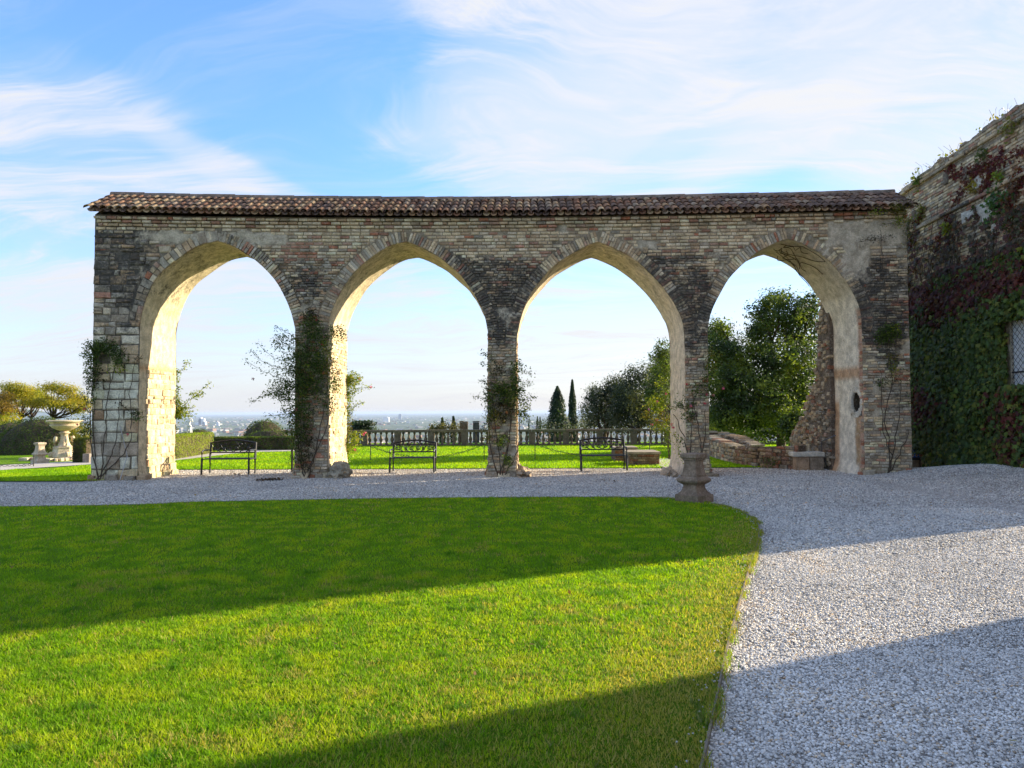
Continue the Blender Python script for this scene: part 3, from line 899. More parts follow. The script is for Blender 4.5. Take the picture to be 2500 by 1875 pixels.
# small trim: white pipe at the first pier
p1 = wp(296, 1040); p2 = gnd(294, 1176)
mb = MB(); mb.tube([(p2.x, p2.y - .05, 0), (p2.x + .01, YF(p2.x) - .10, .6), (p1[0], YF(p1[0]) - .05, p1[1])], .011, 6, (.45, .42, .37, 0))
tag(mb.build('drain_pipe', M_iron), 'thin pale pipe rising from the gravel up the leftmost stone pier', 'pipe')

# ------------------------------------------------------------------ castle wall on the right
CT = .047
def CX(Y): return 10.08 + CT * Y        # plane of the wall, court side
castle = thing('castle_wall', 'high brick castle wall on the right, covered with creeper above the gravel', 'wall')
cu = Vector((CT, 1, 0)).normalized(); cn = Vector((-1, CT, 0)).normalized()
def C3(Y, z, out=0.0): return Vector((CX(Y), Y, z)) + cn * out
Y0c, Y1c = 12.9, 22.6
def ctop(Y): return 8.12 + .10 * (22.4 - Y) / 3 + .14 * mnoise.noise(Vector((Y * 1.3, 2, 0))) + .07 * mnoise.noise(Vector((Y * 5, 2, 4)))
WY0, WY1, WZ0, WZ1 = 15.3, 16.72, 2.06, 3.62
m = MB(); cols_ = []
ys = sorted(set([Y0c + (Y1c - Y0c) * k / 84 for k in range(85)] + [WY0, WY1]))
for a, b in zip(ys[:-1], ys[1:]):
    cc = (.30, .25, .19, .35)
    def quad(za0, zb0, za1, zb1):
        m.add([C3(a, za0), C3(b, zb0), C3(b, zb1), C3(a, za1)], [(3, 2, 1, 0)], cc)
    if a >= WY0 - 1e-6 and b <= WY1 + 1e-6:
        quad(-.2, -.2, WZ0, WZ0); quad(WZ1, WZ1, ctop(a), ctop(b))
    else: quad(-.2, -.2, ctop(a), ctop(b))
    ta, tb = ctop(a), ctop(b)
    m.add([C3(a, ta), C3(b, tb), C3(b, tb, -1.1), C3(a, ta, -1.1)], [(0, 1, 2, 3)], cc)
    m.add([C3(a, -.2, -1.1), C3(b, -.2, -1.1), C3(b, tb, -1.1), C3(a, ta, -1.1)], [(0, 1, 2, 3)], cc)
for yy in (Y0c, Y1c): m.add([C3(yy, -.2), C3(yy, -.2, -1.1), C3(yy, ctop(yy), -1.1), C3(yy, ctop(yy))], [(0, 1, 2, 3)], (.3, .25, .19, .3))
m.build('wall_core', M_mas, castle)
z = 0.05; row = 0
while z < 8.6:
    hh = .068; s = Y0c + (.12 if row % 2 else 0); pz = .080
    if z < 4.2: pz, hh = .17, .155
    while s < Y1c - .05:
        L = R.uniform(.2, .27) if z > 4.2 else R.uniform(.25, .5); y_ = s + L / 2
        ok = z + hh < ctop(y_) + R.uniform(-.03, .05) and not (WY0 - .1 < y_ < WY1 + L / 2 and WZ0 - .10 < z + .03 < WZ1 + .02)
        if abs(z + .03 - 6.74) < .05 or abs(z + .03 - 7.86) < .05: ok = False
        if ok and R.random() > .03:
            st = .08 + .2 * mnoise.noise(Vector((y_, z, 1))) + (.25 if z < 6.4 else 0)
            lim_ = (3.5, 2.2, 1.0, 2.2) if z > 5 else (1.5, 2, .8, 4)
            piece('brick' if z > 4.2 else 'stone_block', C3(s + .005, z), cu, UZ, cn, L - .014, hh - .004, R.uniform(.008, .03), pick(lim_), st, .03, .005, .008)
            # pieces far from view weigh less, so that the visible ones stay single parts
            q = BK['brick' if z > 4.2 else 'stone_block'][-1]
            if y_ < 16.3: BK['brick' if z > 4.2 else 'stone_block'][-1] = (q[0] * .01,) + q[1:]
            elif z > 7.0: BK['brick' if z > 4.2 else 'stone_block'][-1] = (q[0] * 3,) + q[1:]
        s += L
    z += pz; row += 1
for zc in (6.74, 7.86 + .12):
    y_ = Y0c
    while y_ < Y1c - .1:
        L = R.uniform(.5, .9); L = min(L, Y1c - y_)
        piece('string_course', C3(y_, zc - .05 + R.uniform(-.006, .006)), cu, UZ, cn, L - .012, .085, .085 + R.uniform(-.01, .01), pick((.6, 3, .6, 1)), .55, .05, .006, .02); y_ += L
# dark blocks standing in for the shade inside put-log holes, and plaster remnants
for yy, zz in ((19.1, 7.5), (20.9, 7.0), (18.2, 7.35)):
    piece('putlog_shadow', C3(yy, zz), cu, UZ, cn, .20, .30, .05, (.16, .13, .10), .4, .05, .01, .02)
for yy, zz, ww, hh in ((17.0, 6.1, .9, .42), (18.0, 6.25, .5, .3), (16.75, 5.6, .5, .35), (17.6, 6.95, .4, .3)):
    piece('plaster_patch', C3(yy, zz), cu, UZ, cn, ww, hh, .034, (.62, .60, .55), .1, .03, .05, .03)
flush(castle, M_mas)
# window: reveal, panes, lattice
wn = MB(); d_ = -.07
for (a, b, z0, z1) in [(WY0, WY1, WZ0, WZ1)]:
    wn.add([C3(a, z0), C3(b, z0), C3(b, z0, d_), C3(a, z0, d_)], [(0, 1, 2, 3), (3, 2, 1, 0)], (.45, .4, .33, .1))
    wn.add([C3(a, z1), C3(b, z1), C3(b, z1, d_), C3(a, z1, d_)], [(0, 1, 2, 3)], (.45, .4, .33, .1))
    wn.add([C3(b, z0), C3(b, z1), C3(b, z1, d_), C3(b, z0, d_)], [(0, 1, 2, 3)], (.45, .4, .33, .1))
    wn.add([C3(a, z0), C3(a, z1), C3(a, z1, d_), C3(a, z0, d_)], [(0, 1, 2, 3)], (.45, .4, .33, .1))
win = wn.build('window_frame', M_stone, castle)
gm, gt, gb, _ = new_mat('old_glass'); gb.inputs['Roughness'].default_value = .18; gb.inputs['Specular IOR Level'].default_value = .9
P_ = pos(gt); gt.l.new(gt.mix(gt.noise(P_, 3, 5, .6), (.60, .62, .61), (.82, .83, .82)), gb.inputs['Base Color'])
zs_ = [WZ0, 2.46, 3.62]
for k in range(2):
    for j in range(2):
        a = WY0 + (WY1 - WY0) * j / 2 + .015; b = WY0 + (WY1 - WY0) * (j + 1) / 2 - .015
        pm = MB(); pm.add([C3(a, zs_[k] + .015, -.06), C3(b, zs_[k] + .015, -.06), C3(b, zs_[k + 1] - .015, -.06), C3(a, zs_[k + 1] - .015, -.06)], [(3, 2, 1, 0)], (1, 1, 1, 0)); pm.build('pane', gm, win)
lt = MB(); dzl = .165; dyl = .17
def clip_seg(y0, z0, y1, z1):
    t0, t1 = 0, 1; dy, dz2 = y1 - y0, z1 - z0
    for p_, q_ in ((-dy, y0 - WY0), (dy, WY1 - y0), (-dz2, z0 - WZ0), (dz2, WZ1 - z0)):
        if abs(p_) < 1e-9:
            if q_ < 0: return None
            continue
        t_ = q_ / p_
        if p_ < 0: t0 = max(t0, t_)
        else: t1 = min(t1, t_)
    return (y0 + dy * t0, z0 + dz2 * t0, y0 + dy * t1, z0 + dz2 * t1) if t1 - t0 > .01 else None
for k in range(-20, 40):
    for sg in (1, -1):
        y0 = WY0 + k * dyl; r_ = clip_seg(y0 - 5 * dyl * sg * 4, WZ0 - 5 * dzl * 4 * .9, y0 + 5 * dyl * sg * 4, WZ0 + 5 * dzl * 4 * .9)
        if r_: lt.tube([C3(r_[0], r_[1], -.02), C3(r_[2], r_[3], -.02)], .0065, 4, (.03, .028, .026, 0))
lt.tube([C3(WY0, 2.46, -.02), C3(WY1, 2.46, -.02)], .016, 4, (.03, .028, .026, 0))
lt.build('window_lattice', M_iron, win)
# the rest of the castle on the near side of the gateway: it throws the near shadow
near = thing('castle_wing', 'brick castle wing beside the gravel court, just past the gateway', 'building')
m = MB()
for (ya, yb, h_) in ((9.15, 6.2, 9.5), (6.2, -14, 9.0)):
    mid = (ya + yb) / 2; m.box((CX(mid) + 2.6, mid, h_ / 2 - .1), (5, abs(ya - yb), h_), (.36, .30, .22, .4))
m.build('wing_wall', M_mas, near)
m = MB(); m.box((CX(5) + 2.0, 8.7, 4.8), (2.2, 1.1, 9.8), (.36, .30, .22, .4)); m.build('corner_buttress', M_mas, near)

# ------------------------------------------------------------------ leaves and plants
LEAF = ([(0, -.5, 0), (.24, -.05, .05), (0, .5, -.03), (-.24, -.05, .05)], [(0, 1, 2, 3)])
IVY = ([(0, -.35, 0), (.45, -.30, .02), (.25, -.02, .06), (.52, .25, -.02), (.16, .20, .05), (0, .62, -.06), (-.16, .20, .05), (-.52, .25, -.02), (-.25, -.02, .06), (-.45, -.30, .02)],
       [(0, 1, 2, 8), (8, 2, 4, 6), (2, 3, 4, 4), (6, 7, 8, 8), (4, 5, 6, 6), (0, 8, 9, 9)])
IVYT = [(0, 1, 2), (0, 2, 8), (8, 2, 4), (8, 4, 6), (2, 3, 4), (6, 7, 8), (4, 5, 6), (0, 8, 9)]
def lcols(pal, n, var=.3, rs=NR):
    pal = np.array(pal); c = pal[rs.randint(0, len(pal), n)]
    return c * rs.uniform(1 - var, 1 + var, (n, 1))
def leaves(name, P, N, size, cols, parent, mat=None, tmpl=LEAF, jn=.7, smin=.6):
    P = np.array(P, float); n = len(P); N = np.array(N, float) + NR.normal(size=(n, 3)) * jn
    tf = tmpl[1]
    return scatter(name, tmpl[0], tf, P, rot_from_normal(N), NR.uniform(smin, 1.25, n) * size, cols, mat or M_leaf, parent)
def crown_pts(blobs, n, clump=.22, shell=.55, per=26, rs=NR, flat=1.0):
    """blobs: (cx,cy,cz, rx,ry,rz); leaves gather in clumps near the blobs' outer shells"""
    vol = np.array([b[3] * b[4] + b[3] * b[5] for b in blobs]); vol = vol / vol.sum(); P = []; N = []
    nc = max(1, n // per)
    for i in rs.choice(len(blobs), nc, p=vol):
        b = blobs[i]; d = rs.normal(size=3); d /= np.linalg.norm(d)
        q = d * (shell + (1 - shell) * rs.rand() ** .6) * (1 + .12 * rs.normal())
        c = np.array(b[:3]) + q * np.array(b[3:6])
        k = max(3, int(per * rs.uniform(.5, 1.5))); o = rs.normal(size=(k, 3)) * clump * .5 * np.array([1, 1, flat])
        P.append(c + o); N.append(np.tile(d + np.array([0, 0, .5]), (k, 1)) + o / clump)
    return np.concatenate(P), np.concatenate(N)
def clump_colors(P, pal, scale=1.2, var=.25):
    """leaf colours drift from clump to clump"""
    pal = np.array(pal, float); n = len(P)
    v = np.array([mnoise.noise(Vector(p) * scale + Vector((7, 3, 1))) for p in P]) * 1.3 + .5 + NR.normal(size=n) * .18
    t = np.clip(v, 0, .999) * (len(pal) - 1); i = t.astype(int); f = (t - i)[:, None]
    return (pal[i] * (1 - f) + pal[np.minimum(i + 1, len(pal) - 1)] * f) * NR.uniform(1 - var, 1 + var, (n, 1))
def trunk(pts, r0, r1, parent, name='trunk', col=(.09, .065, .045)):
    n = len(pts); m = MB(); m.tube(pts, [r0 + (r1 - r0) * k / (n - 1) for k in range(n)], 7, (*col, 0)); return m.build(name, M_bark, parent, True)
def wiggle(a, b, n=6, amp=.1):
    a, b = Vector(a), Vector(b); L = (b - a).length
    return [a.lerp(b, k / n) + (Vector((R.uniform(-1, 1), R.uniform(-1, 1), R.uniform(-1, 1))) * amp * L if 0 < k < n else Vector()) for k in range(n + 1)]
def tree(name, label, base, top_z, blobs, nleaf, lsize, pal, group=None, tr=.12, limbs=7, clump=.3, shell=.55, cat='tree', per=26, cs=1.0, flat=1.0, trunkh=.35):
    o = thing(name, label, cat, (0, 0, 0), 0, group)
    base = Vector(base); H = top_z - base.z
    fork = base + Vector((R.uniform(-.1, .1) * tr * 8, 0, H * trunkh))
    trunk(wiggle(base, fork, 5, .03), tr, tr * .7, o)
    for k in range(limbs):
        b = blobs[k % len(blobs)]; e = Vector((b[0] + R.uniform(-.5, .5) * b[3], b[1] + R.uniform(-.5, .5) * b[4], b[2] + R.uniform(-.1, .5) * b[5]))
        trunk(wiggle(fork, e, 5, .07), tr * .5, tr * .12, o, 'limb')
    P, N = crown_pts(blobs, nleaf, clump, shell, per, flat=flat)
    leaves('crown', P, N, lsize, clump_colors(P, pal, cs), o)
    return o
def pb(x, y, Y, rx, ry, rdep=None):
    """a blob of foliage seen at a photo pixel, standing at distance Y"""
    p = at(x, y, Y); k = Y / FPX; return (p.x, p.y, p.z, rx * k, (rdep or rx) * k, ry * k)

# --- creeper on the castle wall
ivy = thing('wall_creeper', 'dense green and dark red creeper covering the castle wall right of the arcade', 'creeper')
n = 30000
Yv = NR.uniform(15.0, 22.3, n); Zv = NR.uniform(-.02, 7.3, n)
nz_ = np.array([mnoise.noise(Vector((a * .9, b * .9, 0))) for a, b in zip(Yv, Zv)])
nz2 = np.array([mnoise.noise(Vector((a * 3.1, b * 3.1, 5))) for a, b in zip(Yv, Zv)])
topv = np.interp(Yv, [15, 16.6, 17.3, 17.9, 18.3, 19.2, 19.3, 19.9, 20.3, 20.7, 21.0, 22], [6.0, 6.15, 6.2, 6.5, 6.4, 6.55, 6.3, 6.1, 6.35, 6.75, 6.95, 7.05]) + .25 * nz2
dens = np.where(Zv < 4.35, 1.0, np.where(Zv < 5.3, .75, .20))
dens = np.where((Zv > 5.1) & (nz_ > .25), .08, dens)
keep = (Zv < topv) & (NR.rand(n) < dens) & ~((Yv > WY0 - .0) & (Yv < WY1 - .02 + .05 * nz2) & (Zv > WZ0 + .08) & (Zv < WZ1 - .02)) & ~((Yv > 20.5) & (Zv < .42))
keep &= Zv > np.array([gz(11, y) for y in Yv])
Yv, Zv, nz_, nz2 = Yv[keep], Zv[keep], nz_[keep], nz2[keep]
m_ = len(Yv); depth = np.where(Zv < 4.6, .05 + .22 * NR.rand(m_) * (1 + .8 * nz_), .03 + .06 * NR.rand(m_))
P = np.array([C3(y, z_, max(.03, d)) for y, z_, d in zip(Yv, Zv, depth)])
redz = np.exp(-((Zv - 4.55 - .35 * nz_) / .62) ** 2) + np.exp(-(((Zv - 1.75) / .62) ** 2 + ((Yv - 20.9) / 1.3) ** 2)) * 1.1 + np.exp(-(((Zv - 1.2) / .9) ** 2 + ((Yv - 16.6) / .9) ** 2)) * .8 + .25 * nz2
gcol = lcols([(.08, .12, .024), (.11, .16, .03), (.06, .09, .024), (.18, .19, .035), (.08, .13, .04)], m_, .35)
rcol = lcols([(.12, .028, .024), (.09, .025, .022), (.15, .045, .025), (.075, .03, .022), (.13, .07, .025)], m_, .3)
bcol = lcols([(.10, .075, .05), (.08, .075, .04), (.12, .05, .04)], m_, .3)
cc = np.where((NR.rand(m_) < np.clip(redz * 1.25 - .25, 0, 1))[:, None], rcol, gcol)
cc = np.where((Zv > 5.15)[:, None], bcol, cc)
cnv = np.array(cn)
Nn = np.tile(cnv * 1.0 + np.array([0, -.15, .35]), (m_, 1))
# leaf tips hang down: build frames with y axis pointing roughly down
Nj = Nn + NR.normal(size=(m_, 3)) * .38; Nj /= np.linalg.norm(Nj, axis=1, keepdims=True)
dn = np.tile([0, 0, -1.0], (m_, 1)) + NR.normal(size=(m_, 3)) * .45; dn -= Nj * (dn * Nj).sum(1, keepdims=True); dn /= np.linalg.norm(dn, axis=1, keepdims=True)
Rm = np.stack([np.cross(dn, Nj), dn, Nj], axis=2)
scatter('creeper_leaves', IVY[0], IVYT, P, Rm, NR.uniform(.09, .17, m_), cc, M_leaf, ivy)
for k in range(46):
    y_ = R.uniform(15.2, 22.2); pts = []; z_ = gz(11, y_) - .05
    ht_ = R.uniform(5.6, 7.3)
    if WY0 - .3 < y_ < WY1 + .2: ht_ = 2.0
    while z_ < ht_:
        pts.append(C3(y_, z_, .03)); y_ += R.uniform(-.16, .16); z_ += R.uniform(.2, .4)
    mm = MB(); mm.tube(pts, [.022 - .017 * i / len(pts) for i in range(len(pts))], 4, (.085, .055, .04, 0)); mm.build('stem', M_bark, ivy)
# thin red runners on the bare brick above
for pts_ in [[(2290, 600), (2330, 500), (2375, 440), (2400, 415)], [(2400, 470), (2420, 440), (2428, 410), (2500, 370)], [(2320, 400), (2335, 430), (2370, 420), (2405, 405), (2450, 380)], [(2225, 600), (2235, 560), (2250, 520)], [(2465, 500), (2490, 455), (2510, 430)]]:
    Q = []
    for x_, y_ in pts_:
        d = ray(x_, y_); t_ = 10.08 / (d.x - CT * d.y); q = C0 + d * t_; Q.append(q + cn * .04)
    Q = smooth_line(Q, 5); mm = MB(); mm.tube(Q, .012, 4, (.08, .05, .035, 0)); mm.build('stem', M_bark, ivy)
    PP = [q + Vector((0, R.gauss(0, .09), R.gauss(0, .09))) for q in Q for _ in range(16)]
    leaves('creeper_leaves', PP, [cn] * len(PP), .085, lcols([(.16, .03, .03), (.12, .025, .025), (.14, .05, .02)], len(PP)), ivy, tmpl=(IVY[0], IVYT))
PP = []; CCl = []
for (x_, y_, r_, n_, pal) in [(2318, 560, .10, 60, [(.28, .28, .03), (.2, .25, .03)]), (2440, 495, .22, 200, [(.08, .16, .03), (.06, .12, .03)]), (2382, 455, .12, 70, [(.25, .2, .04), (.2, .14, .03)]),
                             (2254, 520, .12, 70, [(.2, .17, .05), (.12, .13, .03)]), (2484, 462, .26, 130, [(.16, .05, .025), (.12, .06, .025), (.10, .07, .03)]), (2475, 312, .16, 70, [(.14, .16, .03), (.2, .18, .05)]),
                             (2445, 425, .09, 40, [(.2, .26, .03)]), (2405, 380, .12, 60, [(.1, .12, .04)]), (2245, 440, .16, 90, [(.08, .12, .03), (.12, .14, .04)]), (2494, 530, .25, 110, [(.10, .05, .025), (.07, .08, .03)])]:
    d = ray(x_, y_); t_ = 10.08 / (d.x - CT * d.y); q = C0 + d * t_
    for _ in range(n_):
        PP.append(q + Vector((0, R.gauss(0, r_), R.gauss(0, r_ * .8))) + cn * R.uniform(.02, .16)); CCl.append(R.choice(pal))
leaves('creeper_leaves', PP, [cn + Vector((0, 0, .3))] * len(PP), .095, np.array(CCl) * NR.uniform(.7, 1.3, (len(PP), 1)), ivy, tmpl=(IVY[0], IVYT))
# tufts of dry weeds on the broken wall top
PP = []; QQ = []
for k in range(200):
    y_ = R.choice([17.2, 17.6, 18.9, 19.6, 20.1, 21.3, 21.8, 16.9]) + R.gauss(0, .22)
    if y_ > 22.4: continue
    PP.append(C3(y_, ctop(min(y_, 22.5)) + R.uniform(.0, .16), -R.uniform(0, .5)))
o = thing('wall_top_weeds', 'dry wispy weeds growing on the broken top of the castle wall', 'weeds')
leaves('weed_blades', PP, [Vector((R.gauss(0, 1), R.gauss(0, 1), .1)) for _ in PP], .11, lcols([(.10, .12, .04), (.2, .17, .08), (.07, .1, .03)], len(PP)), o)
for k in range(26):
    y_ = R.choice([16.9, 17.2, 18.9, 19.6, 20.6, 21.3]) + R.gauss(0, .2); a = C3(y_, ctop(y_) - .02, -R.uniform(.05, .4)); 
    mm = MB(); mm.tube([a, a + Vector((R.gauss(0, .03), R.gauss(0, .03), R.uniform(.12, .3))), a + Vector((R.gauss(0, .1), R.gauss(0, .1), R.uniform(.3, .45)))], .004, 3, (.22, .18, .10, 0)); mm.build('stalk', M_bark, o)

# --- climbing plants on the piers. Positions are on the pier's face, a hand's breadth in front of it
def rose(label, stems, clusters, flowers, off=.10, name='climbing_rose', lsz=.058, cat='climbing plant', Yfix=None):
    o = thing(name, label, cat)
    def pt(x, y, o_=0.0):
        if Yfix: p = at(x, y, Yfix); return Vector((p.x, Yfix - o_, p.z))
        s_, z_ = wp(x, y, -off); return Vector((s_, YF(s_) - off - o_, z_))
    PP = []; NN = []; CC = []
    for st in stems:
        lf = 0
        if isinstance(st[0], (int, float)): lf = st[0]; st = st[1:]
        Q = smooth_line([pt(*q) for q in st], 6)
        Q = [q + Vector((R.gauss(0, .012), R.gauss(0, .02), R.gauss(0, .012))) for q in Q]
        m_ = MB(); th = .016 if not lf else .007
        m_.tube(Q, [th * (1 - .6 * i / len(Q)) for i in range(len(Q))], 5, (.10, .075, .05, 0)); m_.build('stem', M_bark, o)
        if lf:
            pal = PALS[lf - 1] if lf < 10 else PALS[0]
            for q in Q:
                for _ in range(7): PP.append(q + Vector((R.gauss(0, .05), R.gauss(0, .05), R.gauss(0, .045)))); NN.append((R.gauss(0, .6), -.5, 1)); CC.append(R.choice(pal))
    for (x, y, rx, ry, n, *pl) in clusters:
        pal = PALS[pl[0]] if pl else PALS[0]; c = pt(x, y); k = 18.4 / FPX
        for _ in range(n // 6):
            a = R.uniform(0, 2 * math.pi); r_ = math.sqrt(R.random()) * 1.05
            cc_ = c + Vector((math.cos(a) * r_ * rx * k, -R.uniform(-.05, .22), math.sin(a) * r_ * ry * k))
            for _ in range(R.randint(5, 13)):
                g = Vector((R.gauss(0, .055), R.gauss(0, .05), R.gauss(0, .05))); PP.append(cc_ + g); NN.append((g.x * 9, -.7, .7 + g.z * 8)); CC.append(R.choice(pal))
    if PP: leaves('foliage', PP, NN, lsz, np.array(CC) * NR.uniform(.65, 1.35, (len(PP), 1)), o)
    for (x, y, c) in flowers:
        p = pt(x, y, .12); n = 26; dirs = NR.normal(size=(n, 3)); dirs /= np.linalg.norm(dirs, axis=1, keepdims=True); dirs[:, 1] = -np.abs(dirs[:, 1]) * .8
        leaves('flower', np.array(p) + dirs * NR.uniform(.01, .045, (n, 1)), dirs, .042, lcols([c], n, .2), o, M_flow, jn=.4)
    return o
PALS = [[(.05, .085, .016), (.075, .115, .02), (.04, .065, .018), (.11, .15, .026)],            # dark green
        [(.16, .22, .018), (.22, .27, .02), (.11, .16, .018), (.30, .29, .025)],              # light green
        [(.20, .15, .02), (.13, .14, .02), (.08, .10, .02)],                                    # yellowing
        [(.05, .045, .018), (.06, .06, .02), (.04, .03, .015)]]                                 # brownish
PINK = (.75, .16, .22); REDF = (.60, .07, .09)
rose('dark climbing rose draped like a hood over the leftmost pier',
     [[(240, 1170), (232, 1100), (228, 1000), (232, 900), (245, 845)], [(244, 1170), (255, 1080), (262, 980), (280, 900), (310, 850)], [(238, 1170), (268, 1120), (286, 1050), (290, 960)], [(242, 1170), (222, 1080), (222, 990), (226, 890)],
      [(246, 1165), (300, 1110), (322, 1060), (318, 960), (330, 880)], [1, (222, 880), (210, 868), (201, 864)], [1, (222, 930), (214, 960), (216, 1010)], [1, (221, 1010), (207, 975), (196, 962)], [1, (222, 1060), (214, 1040), (205, 1020)],
      [4, (290, 985), (320, 1005), (338, 1012)], [4, (330, 880), (345, 870)]],
     [(240, 850, 26, 16, 420), (262, 842, 26, 12, 300), (286, 862, 16, 18, 220), (298, 880, 14, 14, 120), (230, 885, 16, 40, 420), (236, 925, 16, 22, 160, 3), (226, 950, 7, 50, 150), (219, 900, 6, 50, 130), (340, 1012, 12, 12, 70), (216, 1040, 8, 34, 120, 2), (288, 900, 18, 8, 60, 1), (214, 1075, 7, 30, 60, 0)],
     [(214, 998, REDF), (318, 1060, REDF), (197, 1036, REDF)])
rose('bright green rose with one long shoot leaning out behind the leftmost pier',
     [[(426, 1090), (424, 1000), (420, 930), (416, 900)], [2, (424, 1010), (455, 985), (485, 960), (514, 934)], [2, (420, 930), (440, 905), (460, 884)], [2, (424, 1010), (450, 1000), (474, 994)], [2, (426, 1020), (458, 1010), (472, 1014)], [2, (424, 1000), (434, 960), (430, 925)]],
     [(422, 915, 11, 24, 420, 1), (430, 990, 14, 18, 360, 1), (440, 1008, 22, 15, 420, 1), (480, 962, 16, 8, 80, 1), (424, 1040, 9, 26, 150, 2), (425, 960, 9, 24, 260, 1), (424, 1075, 6, 20, 90, 0)], [], Yfix=20.25, lsz=.068)
rose('huge dark rose bush smothering the second pier from the left',
     [[(745, 1165), (735, 1080), (738, 980), (748, 880), (755, 790)], [(752, 1165), (775, 1080), (790, 1000), (800, 930)], [(742, 1165), (725, 1060), (728, 960), (735, 860)], [(750, 1150), (790, 1060), (812, 990)],
      [1, (730, 900), (700, 885), (660, 868), (628, 835)], [1, (735, 940), (690, 925), (640, 905), (600, 878)], [1, (725, 960), (680, 955), (640, 968), (612, 982)], [1, (730, 840), (705, 815), (672, 800)], [1, (735, 900), (690, 900), (645, 885), (612, 855)], [1, (725, 985), (690, 1010), (650, 1015)],
      [1, (800, 830), (825, 800), (838, 810)]],
     [(762, 800, 26, 30, 520), (775, 850, 34, 45, 620), (748, 900, 40, 60, 900), (785, 930, 26, 60, 380), (725, 960, 36, 50, 700), (690, 950, 30, 30, 420), (700, 900, 22, 36, 300), (690, 835, 24, 18, 200), (720, 850, 18, 30, 220), (735, 1030, 26, 50, 600), (712, 1020, 20, 40, 260), (745, 1090, 18, 50, 420, 3), (728, 1080, 12, 60, 240),
      (812, 900, 16, 26, 240, 2), (820, 940, 14, 16, 160, 1), (825, 812, 20, 14, 200, 0), (808, 985, 10, 26, 120), (668, 962, 24, 10, 120), (755, 770, 14, 12, 120, 3), (760, 960, 34, 60, 260), (790, 870, 20, 40, 120, 1), (740, 930, 30, 50, 140, 1)],
     [(727, 1000, PINK), (721, 1008, PINK), (775, 783, REDF), (622, 926, (.45, .2, .22)), (790, 842, REDF), (793, 912, REDF)], off=.16)
rose('sunlit yellow green rose with pink flowers behind the second pier',
     [[(848, 1150), (846, 1060), (842, 980), (840, 900)], [2, (848, 1000), (862, 960), (885, 948), (908, 945)], [2, (848, 1010), (870, 990), (886, 982)], [2, (850, 1070), (870, 1060), (893, 1056)], [2, (848, 1090), (862, 1100), (870, 1100)]],
     [(852, 940, 20, 30, 520, 1), (866, 925, 18, 18, 300, 1), (848, 985, 14, 40, 480, 1), (846, 1040, 10, 40, 320, 2), (866, 1070, 18, 14, 260, 1), (850, 1095, 12, 20, 200, 1), (838, 905, 5, 20, 80, 2), (846, 1130, 6, 20, 80, 1)],
     [(908, 945, PINK), (880, 925, (.7, .3, .25)), (893, 1057, PINK), (889, 1060, PINK), (870, 1097, PINK)], Yfix=20.55, lsz=.062)
rose('climbing rose with side sprays around the slim middle pier',
     [[(1222, 1160), (1215, 1080), (1205, 1000), (1198, 930)], [(1226, 1160), (1240, 1080), (1252, 1000), (1262, 930), (1258, 860)], [(1218, 1160), (1240, 1100), (1246, 1020), (1236, 960)], [(1232, 1160), (1264, 1100), (1268, 1020), (1262, 960)], [(1214, 1160), (1196, 1080), (1194, 1000)],
      [1, (1210, 885), (1195, 868), (1176, 863)], [1, (1208, 925), (1192, 895), (1174, 886)], [1, (1205, 940), (1185, 935), (1177, 928)], [1, (1200, 1000), (1180, 972), (1158, 970)], [1, (1196, 1020), (1186, 1040), (1178, 1052)],
      [1, (1262, 900), (1280, 905), (1298, 915)], [1, (1265, 960), (1282, 938), (1296, 936)], [1, (1266, 985), (1288, 975), (1305, 968)], [1, (1264, 1010), (1284, 1018), (1296, 1030)], [1, (1264, 880), (1270, 888), (1274, 896)], [1, (1200, 985), (1192, 960), (1186, 945)]],
     [(1222, 950, 20, 20, 320), (1245, 965, 22, 28, 520), (1230, 1000, 22, 24, 380, 3), (1258, 912, 10, 26, 240), (1218, 900, 12, 14, 100, 3), (1272, 990, 12, 40, 280), (1192, 985, 10, 40, 240), (1212, 1020, 14, 18, 160, 2), (1228, 1078, 16, 14, 180), (1238, 1125, 10, 14, 120), (1190, 1060, 8, 22, 90, 2), (1284, 1005, 10, 20, 90, 1), (1265, 945, 12, 20, 200)],
     [(1237, 1007, (.6, .25, .1))])
rose('sparse rose with red flowers on the front of the fourth pier',
     [[(1690, 1160), (1686, 1080), (1690, 1000), (1700, 960)], [(1700, 1160), (1712, 1090), (1700, 1020), (1690, 960)], [(1694, 1160), (1720, 1080), (1722, 1000)], [(1684, 1120), (1660, 1040), (1645, 1010)], [2, (1645, 1060), (1655, 1085), (1660, 1110), (1672, 1130)], [1, (1700, 985), (1665, 990), (1640, 998)], [1, (1710, 940), (1740, 946), (1766, 940)], [1, (1720, 900), (1735, 880), (1742, 860)], [1, (1660, 985), (1680, 1010), (1690, 1020)]],
     [(1730, 930, 18, 30, 160, 0), (1735, 880, 14, 30, 160, 2), (1665, 985, 18, 14, 90, 0), (1695, 950, 16, 16, 70), (1725, 960, 18, 8, 70), (1660, 1075, 8, 10, 30, 0), (1750, 940, 14, 12, 60), (1676, 1020, 14, 16, 50)],
     [(1722, 964, REDF), (1737, 965, REDF), (1763, 948, PINK), (1718, 985, REDF), (1684, 992, PINK), (1638, 1036, (.7, .16, .1)), (1641, 1044, REDF), (1673, 938, REDF)])
